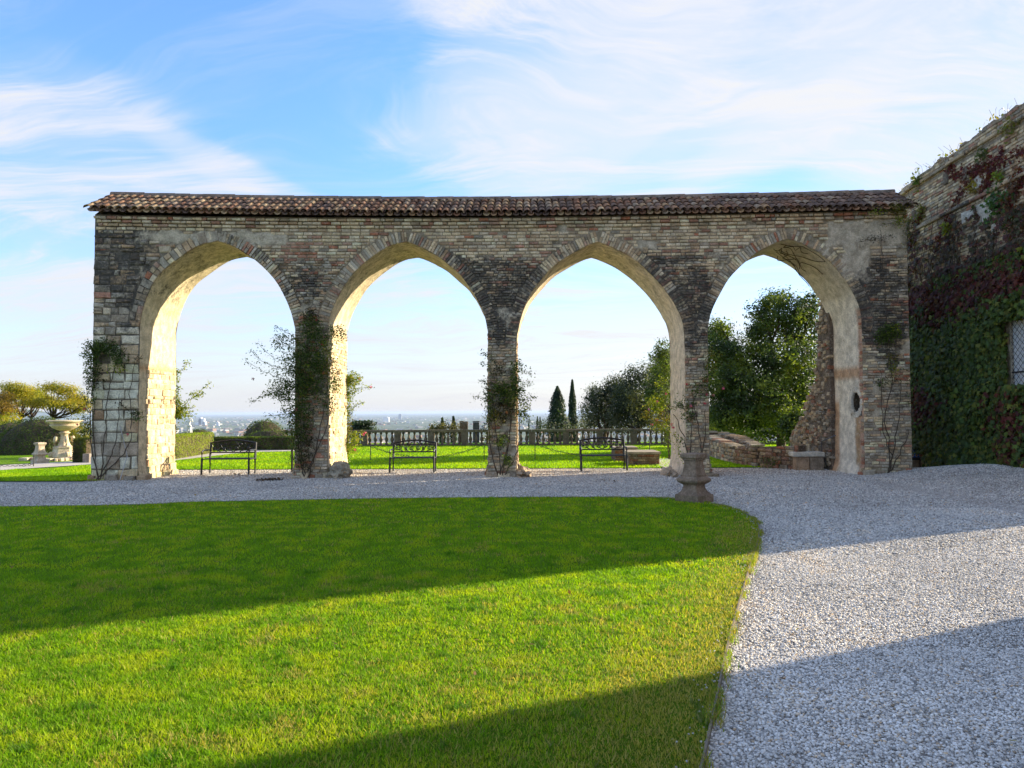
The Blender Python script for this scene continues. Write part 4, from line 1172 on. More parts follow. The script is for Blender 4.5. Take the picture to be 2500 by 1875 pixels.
rose('leafy rose with pink flowers and yellow leaves behind the fourth pier, left side',
     [[(1632, 1120), (1634, 1040), (1628, 960), (1625, 860)], [(1636, 1120), (1618, 1040), (1600, 990)], [2, (1625, 1000), (1600, 985), (1575, 990)], [1, (1625, 900), (1600, 880), (1585, 868)], [1, (1620, 1060), (1600, 1035), (1592, 1030)]],
     [(1618, 850, 20, 22, 380), (1605, 868, 22, 12, 220), (1624, 890, 16, 40, 520), (1612, 930, 16, 16, 160, 1), (1625, 960, 14, 40, 420), (1600, 985, 24, 26, 280, 1), (1578, 1008, 12, 12, 120, 2), (1610, 1020, 24, 22, 300, 2), (1628, 1060, 10, 40, 260, 0), (1612, 1045, 22, 12, 160, 1)],
     [(1624, 961, PINK), (1603, 980, PINK), (1583, 1000, (.55, .2, .35)), (1602, 1026, PINK), (1590, 1036, PINK)], Yfix=20.9, lsz=.06)
rose('bare stemmed vine with one green tuft on the rightmost pier',
     [[(2168, 1162), (2176, 1110), (2158, 1060), (2152, 960), (2150, 900)], [(2170, 1162), (2186, 1080), (2196, 1000), (2200, 930)], [(2166, 1162), (2172, 1080), (2160, 1020), (2176, 940), (2172, 860), (2168, 820)], [(2174, 1150), (2205, 1090), (2220, 1050)], [(2168, 900), (2166, 800), (2160, 700), (2150, 560)]],
     [(2165, 815, 26, 18, 420), (2180, 805, 14, 12, 120, 1), (2150, 825, 14, 12, 120), (2178, 880, 12, 20, 70, 2), (2186, 905, 12, 14, 60, 1), (2174, 930, 12, 14, 60, 3), (2148, 940, 10, 12, 40), (2222, 950, 5, 60, 60, 0)], [])
rose('thin yellow and red creeper trailing under the right end of the tiled roof',
     [[3, (2150, 550), (2190, 540), (2212, 520)], [3, (2195, 500), (2170, 515), (2110, 522)], [4, (2100, 590), (2140, 582), (2182, 578)], [3, (2212, 560), (2216, 580), (2214, 610)], [3, (2180, 508), (2188, 530), (2196, 545)]],
     [(2180, 510, 14, 10, 160, 2), (2206, 505, 14, 14, 160, 2), (2200, 540, 16, 8, 120, 1), (2214, 560, 6, 20, 90, 2), (2222, 500, 8, 8, 80, 3), (2130, 520, 26, 4, 80, 1), (2140, 582, 26, 3, 60, 3)], [], off=.16, lsz=.045)
# bare tangled vine under the last arch
o = thing('bare_vine', 'bare dark vine tangled on the plaster under the rightmost arch', 'vine')
A4 = ARCH[3]
def on_soffit(u_, v_):
    k = int(u_ * (len(A4[1]) - 1)); p = A4[1][min(k, len(A4[1]) - 1)]; return Vector((p[0] - .03, YF(p[0]) + v_ * TH, p[1] - .035))
for k in range(9):
    u_, v_ = R.uniform(.02, .12), R.uniform(.2, .8); Q = []
    for _ in range(7): Q.append(on_soffit(min(u_, .6), min(.97, max(.03, v_)))); u_ += R.uniform(.0, .10); v_ += R.uniform(-.22, .22)
    mm = MB(); mm.tube(smooth_line(Q, 3), .009, 4, (.07, .05, .03, 0)); mm.build('stem', M_bark, o)

# ------------------------------------------------------------------ stone pedestals
def pedestal(loc, rz, k, name, label, H=.86, col=(.26, .195, .15)):
    o = thing(name, label, 'pedestal', loc, rz)
    def sq(prof, nm, bev=.012):
        m_ = MB(); q = math.sqrt(2)
        m_.lathe([(r_ * q * k, z_ * k) for r_, z_ in prof], 4, col=(*col, .28)); x = m_.build(nm, M_stone, o); 
        return x
    # square baluster drawn from stacked square sections
    sq([(.245, 0), (.245, .135)], 'base'); bevel(o.children[-1], .012)
    def cv(z0, z1, r0, r1, n=9, p=2.2): return [(r1 + (r0 - r1) * (1 - t / n) ** p, z0 + (z1 - z0) * t / n) for t in range(n + 1)]
    sq([(.245, .135), (.215, .145)] + cv(.150, .30, .205, .138) + [(.150, .315)], 'lower_shaft')
    sq([(.150, .315), (.165, .325)] + [(.155 + .062 * math.sin(math.pi * (t / 10)) ** .6, .325 + .125 * t / 10) for t in range(1, 10)] + [(.165, .452), (.168, .475)], 'bulge'); bevel(o.children[-1], .014)
    sq(cv(.475, .72, .160, .122) + [(.126, .735)], 'upper_shaft')
    sq([(.126, .735), (.140, .745), (.140, .765), (.152, .78), (.168, .79), (.168, .845), (.155, .86), (.05, .875)], 'cap'); bevel(o.children[-1], .006)
    return o
pc = gnd(1695, 1227.5)
pedestal((pc.x, pc.y, 0.02), rad(43), 1.0, 'stone_pedestal', 'weathered brown baluster shaped stone pedestal standing at the lawn corner')
pc = gnd(97, 1132)
pedestal((pc.x, pc.y, 0.01), rad(-28), .80, 'stone_pedestal', 'pale baluster shaped stone pedestal in front of the carved basin', col=(.50, .44, .36))

# ------------------------------------------------------------------ garden benches
def spiral(cx, cz, r, turns, dirn, a0, n=26):
    return [(cx + r * (1 - t / n * .88) * math.cos(a0 + dirn * t / n * turns * 2 * math.pi), cz + r * (1 - t / n * .88) * math.sin(a0 + dirn * t / n * turns * 2 * math.pi)) for t in range(n + 1)]
BC = (.010, .010, .012, 0)
def bench(loc, label, sc_=1.0):
    o = thing('garden_bench', label, 'bench', loc, 0, 'black iron benches behind the arches'); o.scale = (sc_,) * 3
    W2 = .60
    for s_ in (-1, 1):
        m_ = MB(); m_.tube([(s_ * W2, .25, 0), (s_ * W2, .245, .40), (s_ * W2, .30, .82)], .030, 6, BC); m_.build('leg', M_iron, o)
        m_ = MB(); m_.tube([(s_ * (W2 + .015), -.24, 0), (s_ * (W2 + .01), -.22, .42)], .028, 6, BC); m_.build('leg', M_iron, o)
        m_ = MB(); m_.tube([(s_ * (W2 + .01), -.22, .41), (s_ * (W2 + .01), -.235, .58), (s_ * (W2 + .01), -.18, .625), (s_ * (W2 + .01), .05, .63), (s_ * W2, .27, .62)], .022, 6, BC); m_.build('armrest', M_iron, o)
        m_ = MB(); m_.tube([(s_ * W2, -.22, .40), (s_ * W2, .25, .40)], .016, 6, BC); m_.build('side_rail', M_iron, o)
    for k in range(7):
        m_ = MB(); m_.box((0, -.21 + .073 * k, .412 - .02 * math.sin(k / 6 * math.pi)), (2 * W2 - .03, .045, .014), BC); m_.build('slat', M_iron, o)
    bk = MB()
    top = [(W2 * (t / 10 - 1) if t <= 20 else 0, .29, .80 + .075 * math.cos((t / 10 - 1) * math.pi / 2)) for t in range(21)]
    bk.tube([(a, .295, c) for a, b, c in top], .026, 6, BC)
    bk.tube([(-W2, .27, .555), (W2, .27, .555)], .02, 6, BC); bk.tube([(-W2, .288, .765), (W2, .288, .765)], .010, 5, BC)
    bf = bk.build('back_frame', M_iron, o)
    sw = MB()
    def pl(L): sw.tube([(a, .285, c) for a, c in L], .0125, 5, BC, False)
    for s_ in (-1, 1):
        pl([(s_ * a, c) for a, c in spiral(.075, .655, .06, 1.6, 1, -2.2)])
        pl([(s_ * a, c) for a, c in [(0, .56), (.05, .60), (.14, .62), (.17, .70), (.12, .78), (.05, .84)]])
        pl([(s_ * a, c) for a, c in spiral(.24, .63, .052, 1.5, -1, 2.4)])
        pl([(s_ * a, c) for a, c in [(.17, .56), (.22, .60), (.30, .68), (.34, .76), (.30, .82)]])
        pl([(s_ * a, c) for a, c in spiral(.40, .66, .055, 1.5, 1, -2.0)])
        pl([(s_ * a, c) for a, c in spiral(.20, .765, .035, 1.3, 1, 0)])
        pl([(s_ * a, c) for a, c in [(.34, .57), (.40, .60), (.48, .62), (.55, .70), (.58, .78)]])
        pl([(s_ * a, c) for a, c in spiral(.51, .64, .045, 1.4, -1, 2.8)])
        pl([(s_ * a, c) for a, c in spiral(.42, .755, .032, 1.3, -1, 1)])
    sw.build('scrollwork', M_iron, bf)
    return o
for x_, y_, sc_, lb in [(562, 1157, 1.03, 'black iron garden bench between the two leftmost piers, in front of the dark low hedge'), (1010, 1152, .98, 'black iron garden bench between the second and the slim middle pier, before the balustrade'),
                  (1472, 1147.5, 1.02, 'black iron garden bench with scrollwork back beside the brick blocks')]:
    p = gnd(x_, y_); bench((p.x, p.y - .1, .0), lb, sc_)

# ------------------------------------------------------------------ balustrade at the terrace edge
bal = thing('balustrade', 'long weathered stone balustrade at the far edge of the garden lawn', 'balustrade')
YB = 35.5; xa, xb = at(845, 1090, YB).x - 4.0, at(1660, 1090, YB).x + 3
BCc = (.17, .135, .10)
def rail(z0, z1, dp, nm, over=0):
    x_ = xa
    while x_ < xb:
        L = 1.62; m_ = MB(); m_.box((x_ + L / 2, YB, (z0 + z1) / 2), (L - .012, dp, z1 - z0), (*[c * R.uniform(.85, 1.15) for c in BCc], .5)); bevel(m_.build(nm, M_stone, bal), .012); x_ += L
rail(.0, .09, .30, 'plinth_stone'); rail(.66, .78, .32, 'rail_stone')
prof = [(.075, 0), (.075, .05), (.05, .065), (.045, .09), (.085, .20), (.088, .24), (.05, .36), (.036, .44), (.036, .48), (.06, .50), (.06, .57)]
bpro = [MB().lathe(prof, 10, col=(*[c * k for c in BCc], .5)).build('baluster', M_stone, None, True, link=False).data for k in (.85, 1.0, 1.2)]
x_ = xa; k = 0
while x_ < xb:
    if k % 6 == 0:
        m_ = MB(); m_.box((x_ + .02, YB, .375), (.30, .29, .568), (*BCc, .5)); bevel(m_.build('balustrade_post', M_stone, bal), .01)
    else:
        b_ = bpy.data.objects.new('baluster', R.choice(bpro)); COL.objects.link(b_); b_.parent = bal; b_.location = (x_ + .02, YB, .09)
    x_ += .27; k += 1

# ------------------------------------------------------------------ low brick blocks with stone slabs
def block(x0, x1, ybase, ytop, dep, label):
    a = gnd(x0, ybase); b = gnd(x1, ybase); Yb = (a.y + b.y) / 2; w_ = b.x - a.x; h_ = at(x0, ytop, Yb).z
    o = thing('brick_block', label, 'plinth', ((a.x + b.x) / 2, Yb + dep / 2, 0), 0, 'low brick blocks on the garden lawn')
    m_ = MB(); m_.box((0, 0, (h_ - .07) / 2), (w_ - .04, dep - .04, h_ - .07), (.10, .07, .05, .4)); m_.build('core', M_mas, o)
    for face in range(3):
        L_ = w_ if face == 0 else dep; n0 = [Vector((0, -1, 0)), Vector((-1, 0, 0)), Vector((1, 0, 0))][face]
        org = [Vector((-w_ / 2 + .02, -dep / 2 + .02, 0)), Vector((-w_ / 2 + .02, -dep / 2 + .02, 0)), Vector((w_ / 2 - .02, -dep / 2 + .02, 0))][face]; u = [UX, Vector((0, 1, 0)), Vector((0, 1, 0))][face]
        z = 0; rw = 0
        while z < h_ - .10:
            s = 0
            while s < L_ - .06:
                l_ = .12 if (rw % 2 and s == 0) else R.uniform(.21, .25); l_ = min(l_, L_ - .04 - s)
                piece('brick', org + u * s + UZ * z, u, UZ, n0, l_ - .01, .058, R.uniform(.006, .016), tuple(q * .5 for q in pick((.6, 2, 2, 1))), .3, .02, .003, .006); s += l_
            z += .068; rw += 1
    flush(o, M_mas)
    m_ = MB(); m_.box((0, 0, h_ - .035), (w_ + .05, dep + .05, .07), (.34, .31, .26, .3)); bevel(m_.build('slab', M_stone, o), .008)
    return o
block(1536, 1612, 1137, 1103.5, 1.25, 'nearer low brick block with a pale stone slab, right of the bench')
block(1501, 1556, 1127, 1092, 1.1, 'farther low brick block, half hidden behind the bench')

# ------------------------------------------------------------------ right-hand garden corner: low walls, stone seat, broken wall
def rubble_wall(name, label, path, h0, h1, thick, colf, cope=True, cat='wall', bh=(.08, .15), bw=(.12, .3), ends=False):
    o = thing(name, label, cat); core = MB(); n = len(path)
    P = [Vector((p[0], p[1], 0)) for p in path]
    Ls = [0]
    for k in range(1, n): Ls.append(Ls[-1] + (P[k] - P[k - 1]).length)
    T = Ls[-1]
    def pt(t):
        k = 0
        while k < n - 2 and Ls[k + 1] < t: k += 1
        d = (P[k + 1] - P[k]).normalized(); return P[k] + d * (t - Ls[k]), d
    hf = lambda t: h0 + (h1 - h0) * t / T if not callable(h0) else h0(t / T)
    t = 0
    while t < T - .01:
        t2 = min(t + .25, T); a, d = pt(t); b, d2 = pt(t2); nn = Vector((d.y, -d.x, 0)); 
        ha, hb_ = hf(t), hf(t2); q = nn * thick / 2
        core.add([a + q, b + q, b - q, a - q, a + q + UZ * ha, b + q + UZ * hb_, b - q + UZ * hb_, a - q + UZ * ha], [(0, 1, 5, 4), (2, 3, 7, 6), (4, 5, 6, 7), (1, 2, 6, 5), (3, 0, 4, 7)], (.14, .11, .085, .5)); t = t2
    core.build('core', M_mas, o)
    hmax = max(hf(T * k / 10) for k in range(11)); z = 0
    while z < hmax:
        h_ = R.uniform(*bh); t = 0
        while t < T - .05:
            L = min(R.uniform(*bw), T - t)
            if z + h_ * .6 < hf(t + L / 2):
                a, d = pt(t); nn = Vector((d.y, -d.x, 0))
                piece('stone_block', a + nn * thick / 2 + UZ * z, d, UZ, nn, L - .014, min(h_, hf(t + L / 2) - z + .02) - .012, R.uniform(.015, .05), colf(t / T, z), .35, .04, .014, .02)
            t += L
        z += h_
    flush(o, M_mas)
    if cope:
        t = 0
        while t < T - .05:
            L = min(R.uniform(.35, .6), T - t); a, d = pt(t); nn = Vector((d.y, -d.x, 0)); z_ = hf(t + L / 2)
            piece('coping_stone', a - nn * (thick / 2 + .03) + UZ * (z_ + .0), d, nn, UZ, L - .012, thick + .07, .06 + R.uniform(0, .015), colf(t / T, 1), .3, .0, .01, .015); t += L
        flush(o, M_mas)
    return o
g = lambda x, y: (gnd(x, y).x, gnd(x, y).y)
grey = lambda t, z: pick((1, 1, .4, 3))
reds = lambda t, z: tuple(q * .62 for q in pick((.5, 1.2, 3, .8)))
arc = [(gnd(1700, 1109).x, gnd(1700, 1109).y), g(1733, 1113), g(1757, 1119), g(1782, 1127), g(1806, 1132)]
rubble_wall('curved_wall', 'low curved grey stone wall with coping beyond the rightmost arch', arc, .72, .50, .30, grey)
rubble_wall('curved_wall', 'second pale curved wall rising behind the low grey one under the evergreen tree', [(at(1715, 1100, 28.5).x, 28.5), (at(1760, 1100, 28.3).x, 28.3), (at(1800, 1100, 27.0).x, 27), (at(1835, 1100, 25.2).x, 25.2), (at(1852, 1100, 24.2).x, 24.2)], .82, .45, .35, grey)
rubble_wall('rubble_wall', 'low dark reddish rubble wall between the curved wall and the stone seat', [g(1808, 1133), g(1850, 1139), g(1900, 1143), g(1960, 1147)], .52, .66, .34, reds, False)
spur = rubble_wall('broken_wall', 'tall broken brick and rubble wall stub behind the rightmost arch', [(8.40, 20.1), (8.40, 20.9), (8.40, 21.6), (8.42, 22.3), (8.44, 23.2)],
                   lambda t: float(np.interp(t, [0, .2, .26, .29, .45, .6, .85, 1], [4.9, 4.5, 3.9, 2.4, 2.2, 1.5, 1.0, .5])) + .15 * mnoise.noise(Vector((t * 20, 0, 0))), 0, .34, lambda t, z: pick((2, 2, 2, 1.6)), False, bh=(.07, .12), bw=(.12, .26))
# this stub faces the court with its left side: mirror faces come from a second skin
m_ = MB()
for k in range(520):
    y_ = R.uniform(20.05, 23.0); z_ = R.uniform(.05, float(np.interp((y_ - 20.1) / 3.1, [0, .2, .26, .29, .45, .6, .85, 1], [4.9, 4.5, 3.9, 2.4, 2.2, 1.5, 1.0, .5])))
    piece('stone_block', Vector((8.22, y_, z_)), Vector((0, 1, 0)), UZ, Vector((-1, 0, 0)), R.uniform(.12, .25), R.uniform(.06, .11), R.uniform(.01, .04), tuple(q * .72 for q in pick((2, 2, .8, 2.5))), .45, .1, .014, .015)
flush(spur, M_mas)
a = gnd(1943, 1149); b = gnd(2014, 1149)
o = thing('stone_bench', 'small stone bench with a pale slab standing against the broken wall', 'seat', ((a.x + b.x) / 2, a.y + .25, 0))
w_ = b.x - a.x
for k in range(2):
    m_ = MB(); m_.box(((-.25 + .52 * k) * w_ * .96, 0, .185), (w_ * .5 - .02, .46, .37), [(.36, .26, .18, .25), (.28, .23, .18, .35)][k]); bevel(m_.build('seat_block', M_stone, o), .012)
m_ = MB(); m_.box((-.02, 0, .435), (w_ + .08, .56, .13), (.52, .51, .47, .1)); bevel(m_.build('seat_slab', M_stone, o), .03, 3)
# small handrail
m_ = MB(); q0, q1 = at(2006, 1104, 20.4), at(2006, 1077, 20.4); q2 = at(2040, 1063, 19.3)
m_.tube([(q0.x, 20.4, 0), (q1.x, 20.4, q1.z), (q2.x, 19.3, q2.z)], .016, 6, (.06, .05, .045, 0))
tag(m_.build('handrail', M_iron), 'short dark iron handrail slanting beside the stone seat', 'handrail')
# undergrowth by the rubble wall
def shrub(name, label, blobs, n, ls, pal, cat='shrub', group=None, clump=.16, shell=.5, cs=2.0, stems=5, per=20):
    o = thing(name, label, cat, (0, 0, 0), 0, group); P, N = crown_pts(blobs, n, clump, shell, per)
    P[:, 2] = np.maximum(P[:, 2], .02) if blobs[0][1] < 38 else P[:, 2]
    leaves('foliage', P, N, ls, clump_colors(P, pal, cs), o)
    for k in range(stems):
        b = blobs[k % len(blobs)]; base = Vector((b[0] + R.uniform(-.2, .2) * b[3], b[1], b[2] - b[5]))
        trunk(wiggle(base, (b[0] + R.uniform(-.6, .6) * b[3], b[1] + R.uniform(-.4, .4) * b[4], b[2] + .4 * b[5]), 4, .08), .02, .006, o, 'stem')
    return o
GR = [(.035, .06, .018), (.06, .095, .025), (.10, .15, .03)]
shrub('undergrowth_shrub', 'dark green undergrowth growing against the reddish rubble wall', [pb(1895, 1128, 21.2, 34, 16), pb(1925, 1132, 21.0, 18, 14)], 900, .07, GR)

# ------------------------------------------------------------------ trees on the right
tb = at(1905, 1090, 31)
EV = [(.03, .05, .012), (.05, .085, .018), (.09, .13, .022), (.18, .22, .03)]
tree('evergreen_tree', 'big dense evergreen tree filling the rightmost arch', (tb.x, 31, -.2), 6.7,
     [pb(1905, 765, 31, 60, 44), pb(1950, 800, 31, 52, 60), pb(1860, 830, 31.5, 46, 50), pb(1915, 880, 30.5, 95, 60), pb(1800, 880, 31, 60, 42), pb(1770, 850, 31.5, 34, 44), pb(1760, 930, 30, 55, 50), pb(1850, 960, 30, 100, 60), pb(1960, 930, 30, 50, 90), pb(1970, 760, 31.5, 34, 36), pb(1742, 812, 32, 30, 30), pb(1765, 800, 31, 26, 20), pb(1750, 870, 30.5, 50, 50), pb(1800, 930, 30, 60, 60), pb(1850, 760, 31, 24, 24), pb(1975, 735, 31, 22, 18), pb(1840, 1010, 30, 110, 40), pb(1860, 790, 31, 40, 34), pb(1900, 735, 31, 40, 22), pb(1780, 1000, 30.5, 60, 50), pb(1950, 1010, 30, 60, 50)],
     52000, .14, EV, tr=.22, limbs=22, clump=.34, shell=.45, per=30, cs=1.3, trunkh=.3)
for (x, y, Y, rx, ry, lb) in [(1775, 1040, 33, 60, 36, 'lower dark shrub under the evergreen tree, left of its trunk'), (1945, 1040, 27, 40, 44, 'dark shrub between the evergreen trunk and the broken wall')]:
    shrub('garden_shrub', lb, [pb(x, y, Y, rx, ry)], 4200, .12, EV, clump=.25)
shrub('garden_shrub', 'dark hedge mass closing the view behind the evergreen tree', [pb(x_, 1040, 37, 46, 44) for x_ in (1700, 1760, 1820, 1880, 1940, 2000)], 16000, .14, EV, clump=.3)
shrub('garden_shrub', 'bright green plants lit by the sun behind the curved wall', [pb(1825, 1062, 29, 30, 14), pb(1780, 1066, 29, 26, 10), pb(1860, 1066, 29, 14, 10)], 900, .10, [(.12, .2, .03), (.2, .28, .03), (.28, .32, .04)])
OL = [(.025, .036, .018), (.045, .06, .032), (.075, .092, .055), (.12, .13, .08)]
def sl_z(Y): return hz_(0, Y)
for (nm, lb, Y, blobs, n, ls, pal, gp, tr_) in [
    ('olive_tree', 'broad grey green olive tree behind the balustrade, nearest the fourth pier', 44, [(1560, 960, 60, 70), (1610, 920, 40, 50), (1530, 1010, 50, 50), (1600, 1010, 50, 40)], 19000, .15, OL, None, .18),
    ('olive_tree', 'smaller rounded grey green olive tree at the left of the broad one', 46, [(1478, 975, 40, 40), (1500, 950, 36, 30), (1470, 1020, 44, 30), (1452, 985, 26, 40), (1530, 975, 30, 50)], 15000, .14, OL, None, .15),
    ('olive_tree', 'thin low olive sprig beside the tall cypress', 50, [(1432, 1010, 16, 14), (1440, 1032, 18, 18), (1425, 1000, 8, 10)], 900, .12, OL, None, .06),
    ('leafy_tree', 'green tree with a lit crown top rising left of the fourth pier', 40, [(1625, 900, 30, 60), (1600, 960, 24, 40)], 7000, .13, EV, None, .12),
    ('garden_tree', 'loose pale shrub tree just right of the broad conifer foot', 48, [(1330, 1040, 26, 12), (1420, 1042, 30, 10), (1375, 1046, 20, 8)], 1000, .12, OL, None, .05)]:
    bl = [pb(b[0], b[1], Y + R.uniform(-1, 1), b[2], b[3]) for b in blobs]
    tree(nm, lb, (bl[0][0], Y, sl_z(Y) - .3), max(b[2] for b in bl), bl, n, ls, pal, gp, tr_, 9, .4, .45, per=24, cs=.9)
# cypresses: tight upright crowns
CY = [(.016, .032, .014), (.026, .05, .02), (.045, .075, .026)]
def cypress(name, label, x, ytop, Y, wpx, n, ls=.13, taper=1.0, loose=0.0, pal=CY, group=None):
    o = thing(name, label, 'tree', (0, 0, 0), 0, group); top = at(x, ytop, Y); zb = sl_z(Y) - .2; H = top.z - zb; k = Y / FPX; r0 = wpx * k / 2
    trunk([(top.x, Y, zb), (top.x, Y, zb + H * .5), (top.x, Y, top.z - .3)], r0 * .22, .02, o)
    t = NR.rand(n) ** .8; a = NR.uniform(0, 2 * np.pi, n)
    zr = zb + .3 + t * (H - .3); frac = np.clip((top.z - zr) / (H), 0, 1)
    rr_ = r0 * np.clip((top.z - zr) / (r0 * 7.0 * taper), 0, 1) ** .62 * (1 + .12 * np.sin(zr * 3.1 + 2 * a) + loose * NR.normal(size=n)) * NR.uniform(.72, 1.02, n)
    P = np.stack([top.x + rr_ * np.cos(a), Y + rr_ * np.sin(a), zr], 1); N = np.stack([np.cos(a), np.sin(a), np.full(n, .25)], 1)
    leaves('crown', P, N, ls, clump_colors(P, pal, 1.5), o, jn=.35)
    return o
cypress('cypress_tree', 'tall slim pointed cypress beyond the balustrade', 1397, 927, 62, 27, 9000, .17, 1.2)
cypress('conifer_tree', 'broad bushy conifer left of the tall slim cypress', 1361, 944, 60, 52, 9000, .22, .52, .16)
for x, yt, w_, lb in [(1291, 1030, 10, 'small far cypress just right of the middle pier'), (1312, 1017, 9, 'small far cypress, taller of the close pair'), (1318.5, 1018, 6, 'small far cypress, slimmer of the close pair')]:
    cypress('cypress_tree', lb, x, yt, 90, w_, 1500, .2, 1.3, group='small far cypresses')
for x, yt, w_, lb in [(1080, 1020, 16, 'dark small conifer behind the balustrade, left of the pair'), (1107, 1017, 15, 'dark small conifer behind the balustrade, right of the pair'), (1055, 1038, 12, 'lowest small conifer behind the balustrade')]:
    cypress('conifer_tree', lb, x, yt, 52, w_, 1500, .2, .9, .1)
shrub('garden_shrub', 'brownish hedge of small trees showing above the balustrade behind the second bench', [pb(1062, 1048, 50, 20, 10), pb(1090, 1044, 50, 20, 12), pb(1112, 1046, 50, 12, 10)], 1200, .16, [(.08, .075, .03), (.12, .11, .045), (.05, .06, .025)], clump=.3)
# cedar
bl = [pb(885, 1034, 48, 36, 5), pb(868, 1045, 48, 30, 6), pb(902, 1050, 48, 22, 7), pb(850, 1050, 48, 20, 6)]
tree('cedar_tree', 'flat topped dark cedar behind the left end of the balustrade', (bl[0][0], 48, sl_z(48)), bl[0][2], bl, 2600, .17, CY, tr=.14, limbs=8, clump=.35, shell=.3, flat=.3)
# stone pillars beyond the balustrade
for x0, x1, yt, lb, c in [(1123, 1131.5, 1028, 'left one of two close brown stone pillars behind the balustrade', (.16, .11, .07)), (1132.5, 1142, 1029, 'right one of two close brown stone pillars behind the balustrade', (.15, .10, .065)), (1155, 1170, 1028, 'wider dark grey pillar standing alone behind the balustrade', (.075, .075, .075))]:
    a, b = at(x0, yt, 39.5), at(x1, yt, 39.5); o = thing('stone_pillar', lb, 'pillar', ((a.x + b.x) / 2, 39.5, -.5), 0, 'pillars behind the balustrade')
    H = a.z + .5; m_ = MB(); m_.box((0, 0, H / 2 - .04), (b.x - a.x, .25, H - .08), (*c, .4)); m_.build('shaft', M_stone, o)
    m_ = MB(); m_.box((0, 0, H - .035), (b.x - a.x + .03, .29, .07), (*[q * 1.2 for q in c], .3)); bevel(m_.build('cap', M_stone, o), .01)

# ------------------------------------------------------------------ left garden
def hedge(name, label, fn, n, ls, pal, cat='hedge', core=None):
    o = thing(name, label, cat); P, N = fn(n); leaves('foliage', P, N, ls, clump_colors(P, pal, 2.5), o, jn=.45)
    if core: core.build('inner_twigs', M_soil, o)
    return o
def box_hedge(a, b, h, th):
    a, b = Vector((*a, 0)), Vector((*b, 0)); d = (b - a); L = d.length; d.normalize(); nn = Vector((d.y, -d.x, 0))
    c = MB(); q = nn * (th / 2 - .05)
    c.add([a + q, b + q, b - q, a - q] + [v + UZ * (h - .05) for v in (a + q, b + q, b - q, a - q)], [(0, 1, 5, 4), (2, 3, 7, 6), (4, 5, 6, 7), (1, 2, 6, 5), (3, 0, 4, 7)], (1, 1, 1, 0))
    def fn(n):
        P = []; N = []
        for _ in range(n):
            r_ = R.random() * (2 * h + th)
            t = R.random() * L; dp = R.uniform(-.05, .012)
            if r_ < h: P.append(a + d * t + nn * (th / 2 + dp) + UZ * r_); N.append(nn)
            elif r_ < 2 * h: P.append(a + d * t - nn * (th / 2 + dp) + UZ * (r_ - h)); N.append(-nn)
            else: P.append(a + d * t + nn * (R.uniform(-.5, .5) * th) + UZ * (h + dp)); N.append(UZ)
            if R.random() < .12:
                e = a if R.random() < .5 else b; P.append(e + nn * (R.uniform(-.5, .5) * th) + UZ * R.random() * h); N.append(d if e is b else -d)
        return np.array(P), np.array([tuple(v) for v in N])
    return fn, c
def dome(c, r, cut=0):
    def fn(n):
        d = NR.normal(size=(n, 3)); d /= np.linalg.norm(d, axis=1, keepdims=True); d[:, 2] = np.abs(d[:, 2]) - .15 * (NR.rand(n) < .4)
        k = np.array([1 + .05 * mnoise.noise(Vector(q) * 3) for q in d])[:, None] * NR.uniform(.93, 1.0, (n, 1))
        P = np.array(c) + d * np.array(r) * k; return P, d
    m_ = MB(); vs = []
    for i in range(9):
        for j in range(14): vs.append((c[0] + r[0] * .92 * math.cos(i / 8 * math.pi / 2) * math.cos(j / 7 * math.pi), c[1] + r[1] * .92 * math.cos(i / 8 * math.pi / 2) * math.sin(j / 7 * math.pi), c[2] + r[2] * .92 * math.sin(i / 8 * math.pi / 2)))
    m_.add(vs, [(i * 14 + j, i * 14 + (j + 1) % 14, (i + 1) * 14 + (j + 1) % 14, (i + 1) * 14 + j) for i in range(8) for j in range(14)], (1, 1, 1, 0))
    return fn, m_
HB = [(.04, .065, .016), (.07, .11, .02), (.12, .16, .025)]; HB_SUNLIT = [(.20, .26, .02), (.28, .33, .025), (.14, .20, .02)]  # second palette has the sunshine on the hedge put into its leaf colours
fn, c_ = box_hedge(g(405, 1123), g(500, 1107.5), .86, .7); hedge('box_hedge', 'bright clipped hedge with sunlit tone put into its leaves, beside the first bench', fn, 9000, .055, HB_SUNLIT, core=c_)
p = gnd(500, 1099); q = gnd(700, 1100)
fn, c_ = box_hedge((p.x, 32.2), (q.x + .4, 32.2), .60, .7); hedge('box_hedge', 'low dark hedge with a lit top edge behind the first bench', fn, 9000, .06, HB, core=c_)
c = at(40, 1112, 30); hw = (2.7, 1.9, 1.58)
c = at(70, 1100, 29.5); fn, c_ = dome((c.x, 30.2, 0), (1.75, 1.3, 1.55)); hedge('round_hedge', 'large dark rounded hedge behind the carved basin on the left', fn, 12000, .07, HB, core=c_)
c = at(-10, 1100, 30); fn, c_ = dome((c.x, 31, 0), (1.2, 1.2, 1.4)); hedge('round_hedge', 'dark rounded hedge cut off by the left edge of the photo', fn, 4000, .07, HB, core=c_)
c = at(641, 1066, 36); fn, c_ = dome((c.x, 36.3, -.2), (1.22, 1.2, 1.55)); hedge('round_hedge', 'dark dome shaped bush behind the second pier rose', fn, 7000, .075, HB, core=c_)
c = at(655, 1066, 35); fn, c_ = dome((c.x, 35.1, 0), (1.42, .7, .85)); hedge('round_hedge', 'lower wide dark hedge step in front of the dome bush', fn, 4000, .07, HB, core=c_)
c = at(487, 1066, 37.5); fn, c_ = dome((c.x, 37.5, -.1), (.95, .9, .96)); hedge('round_hedge', 'small dark dome bush right behind the white statue', fn, 3500, .07, HB, core=c_)
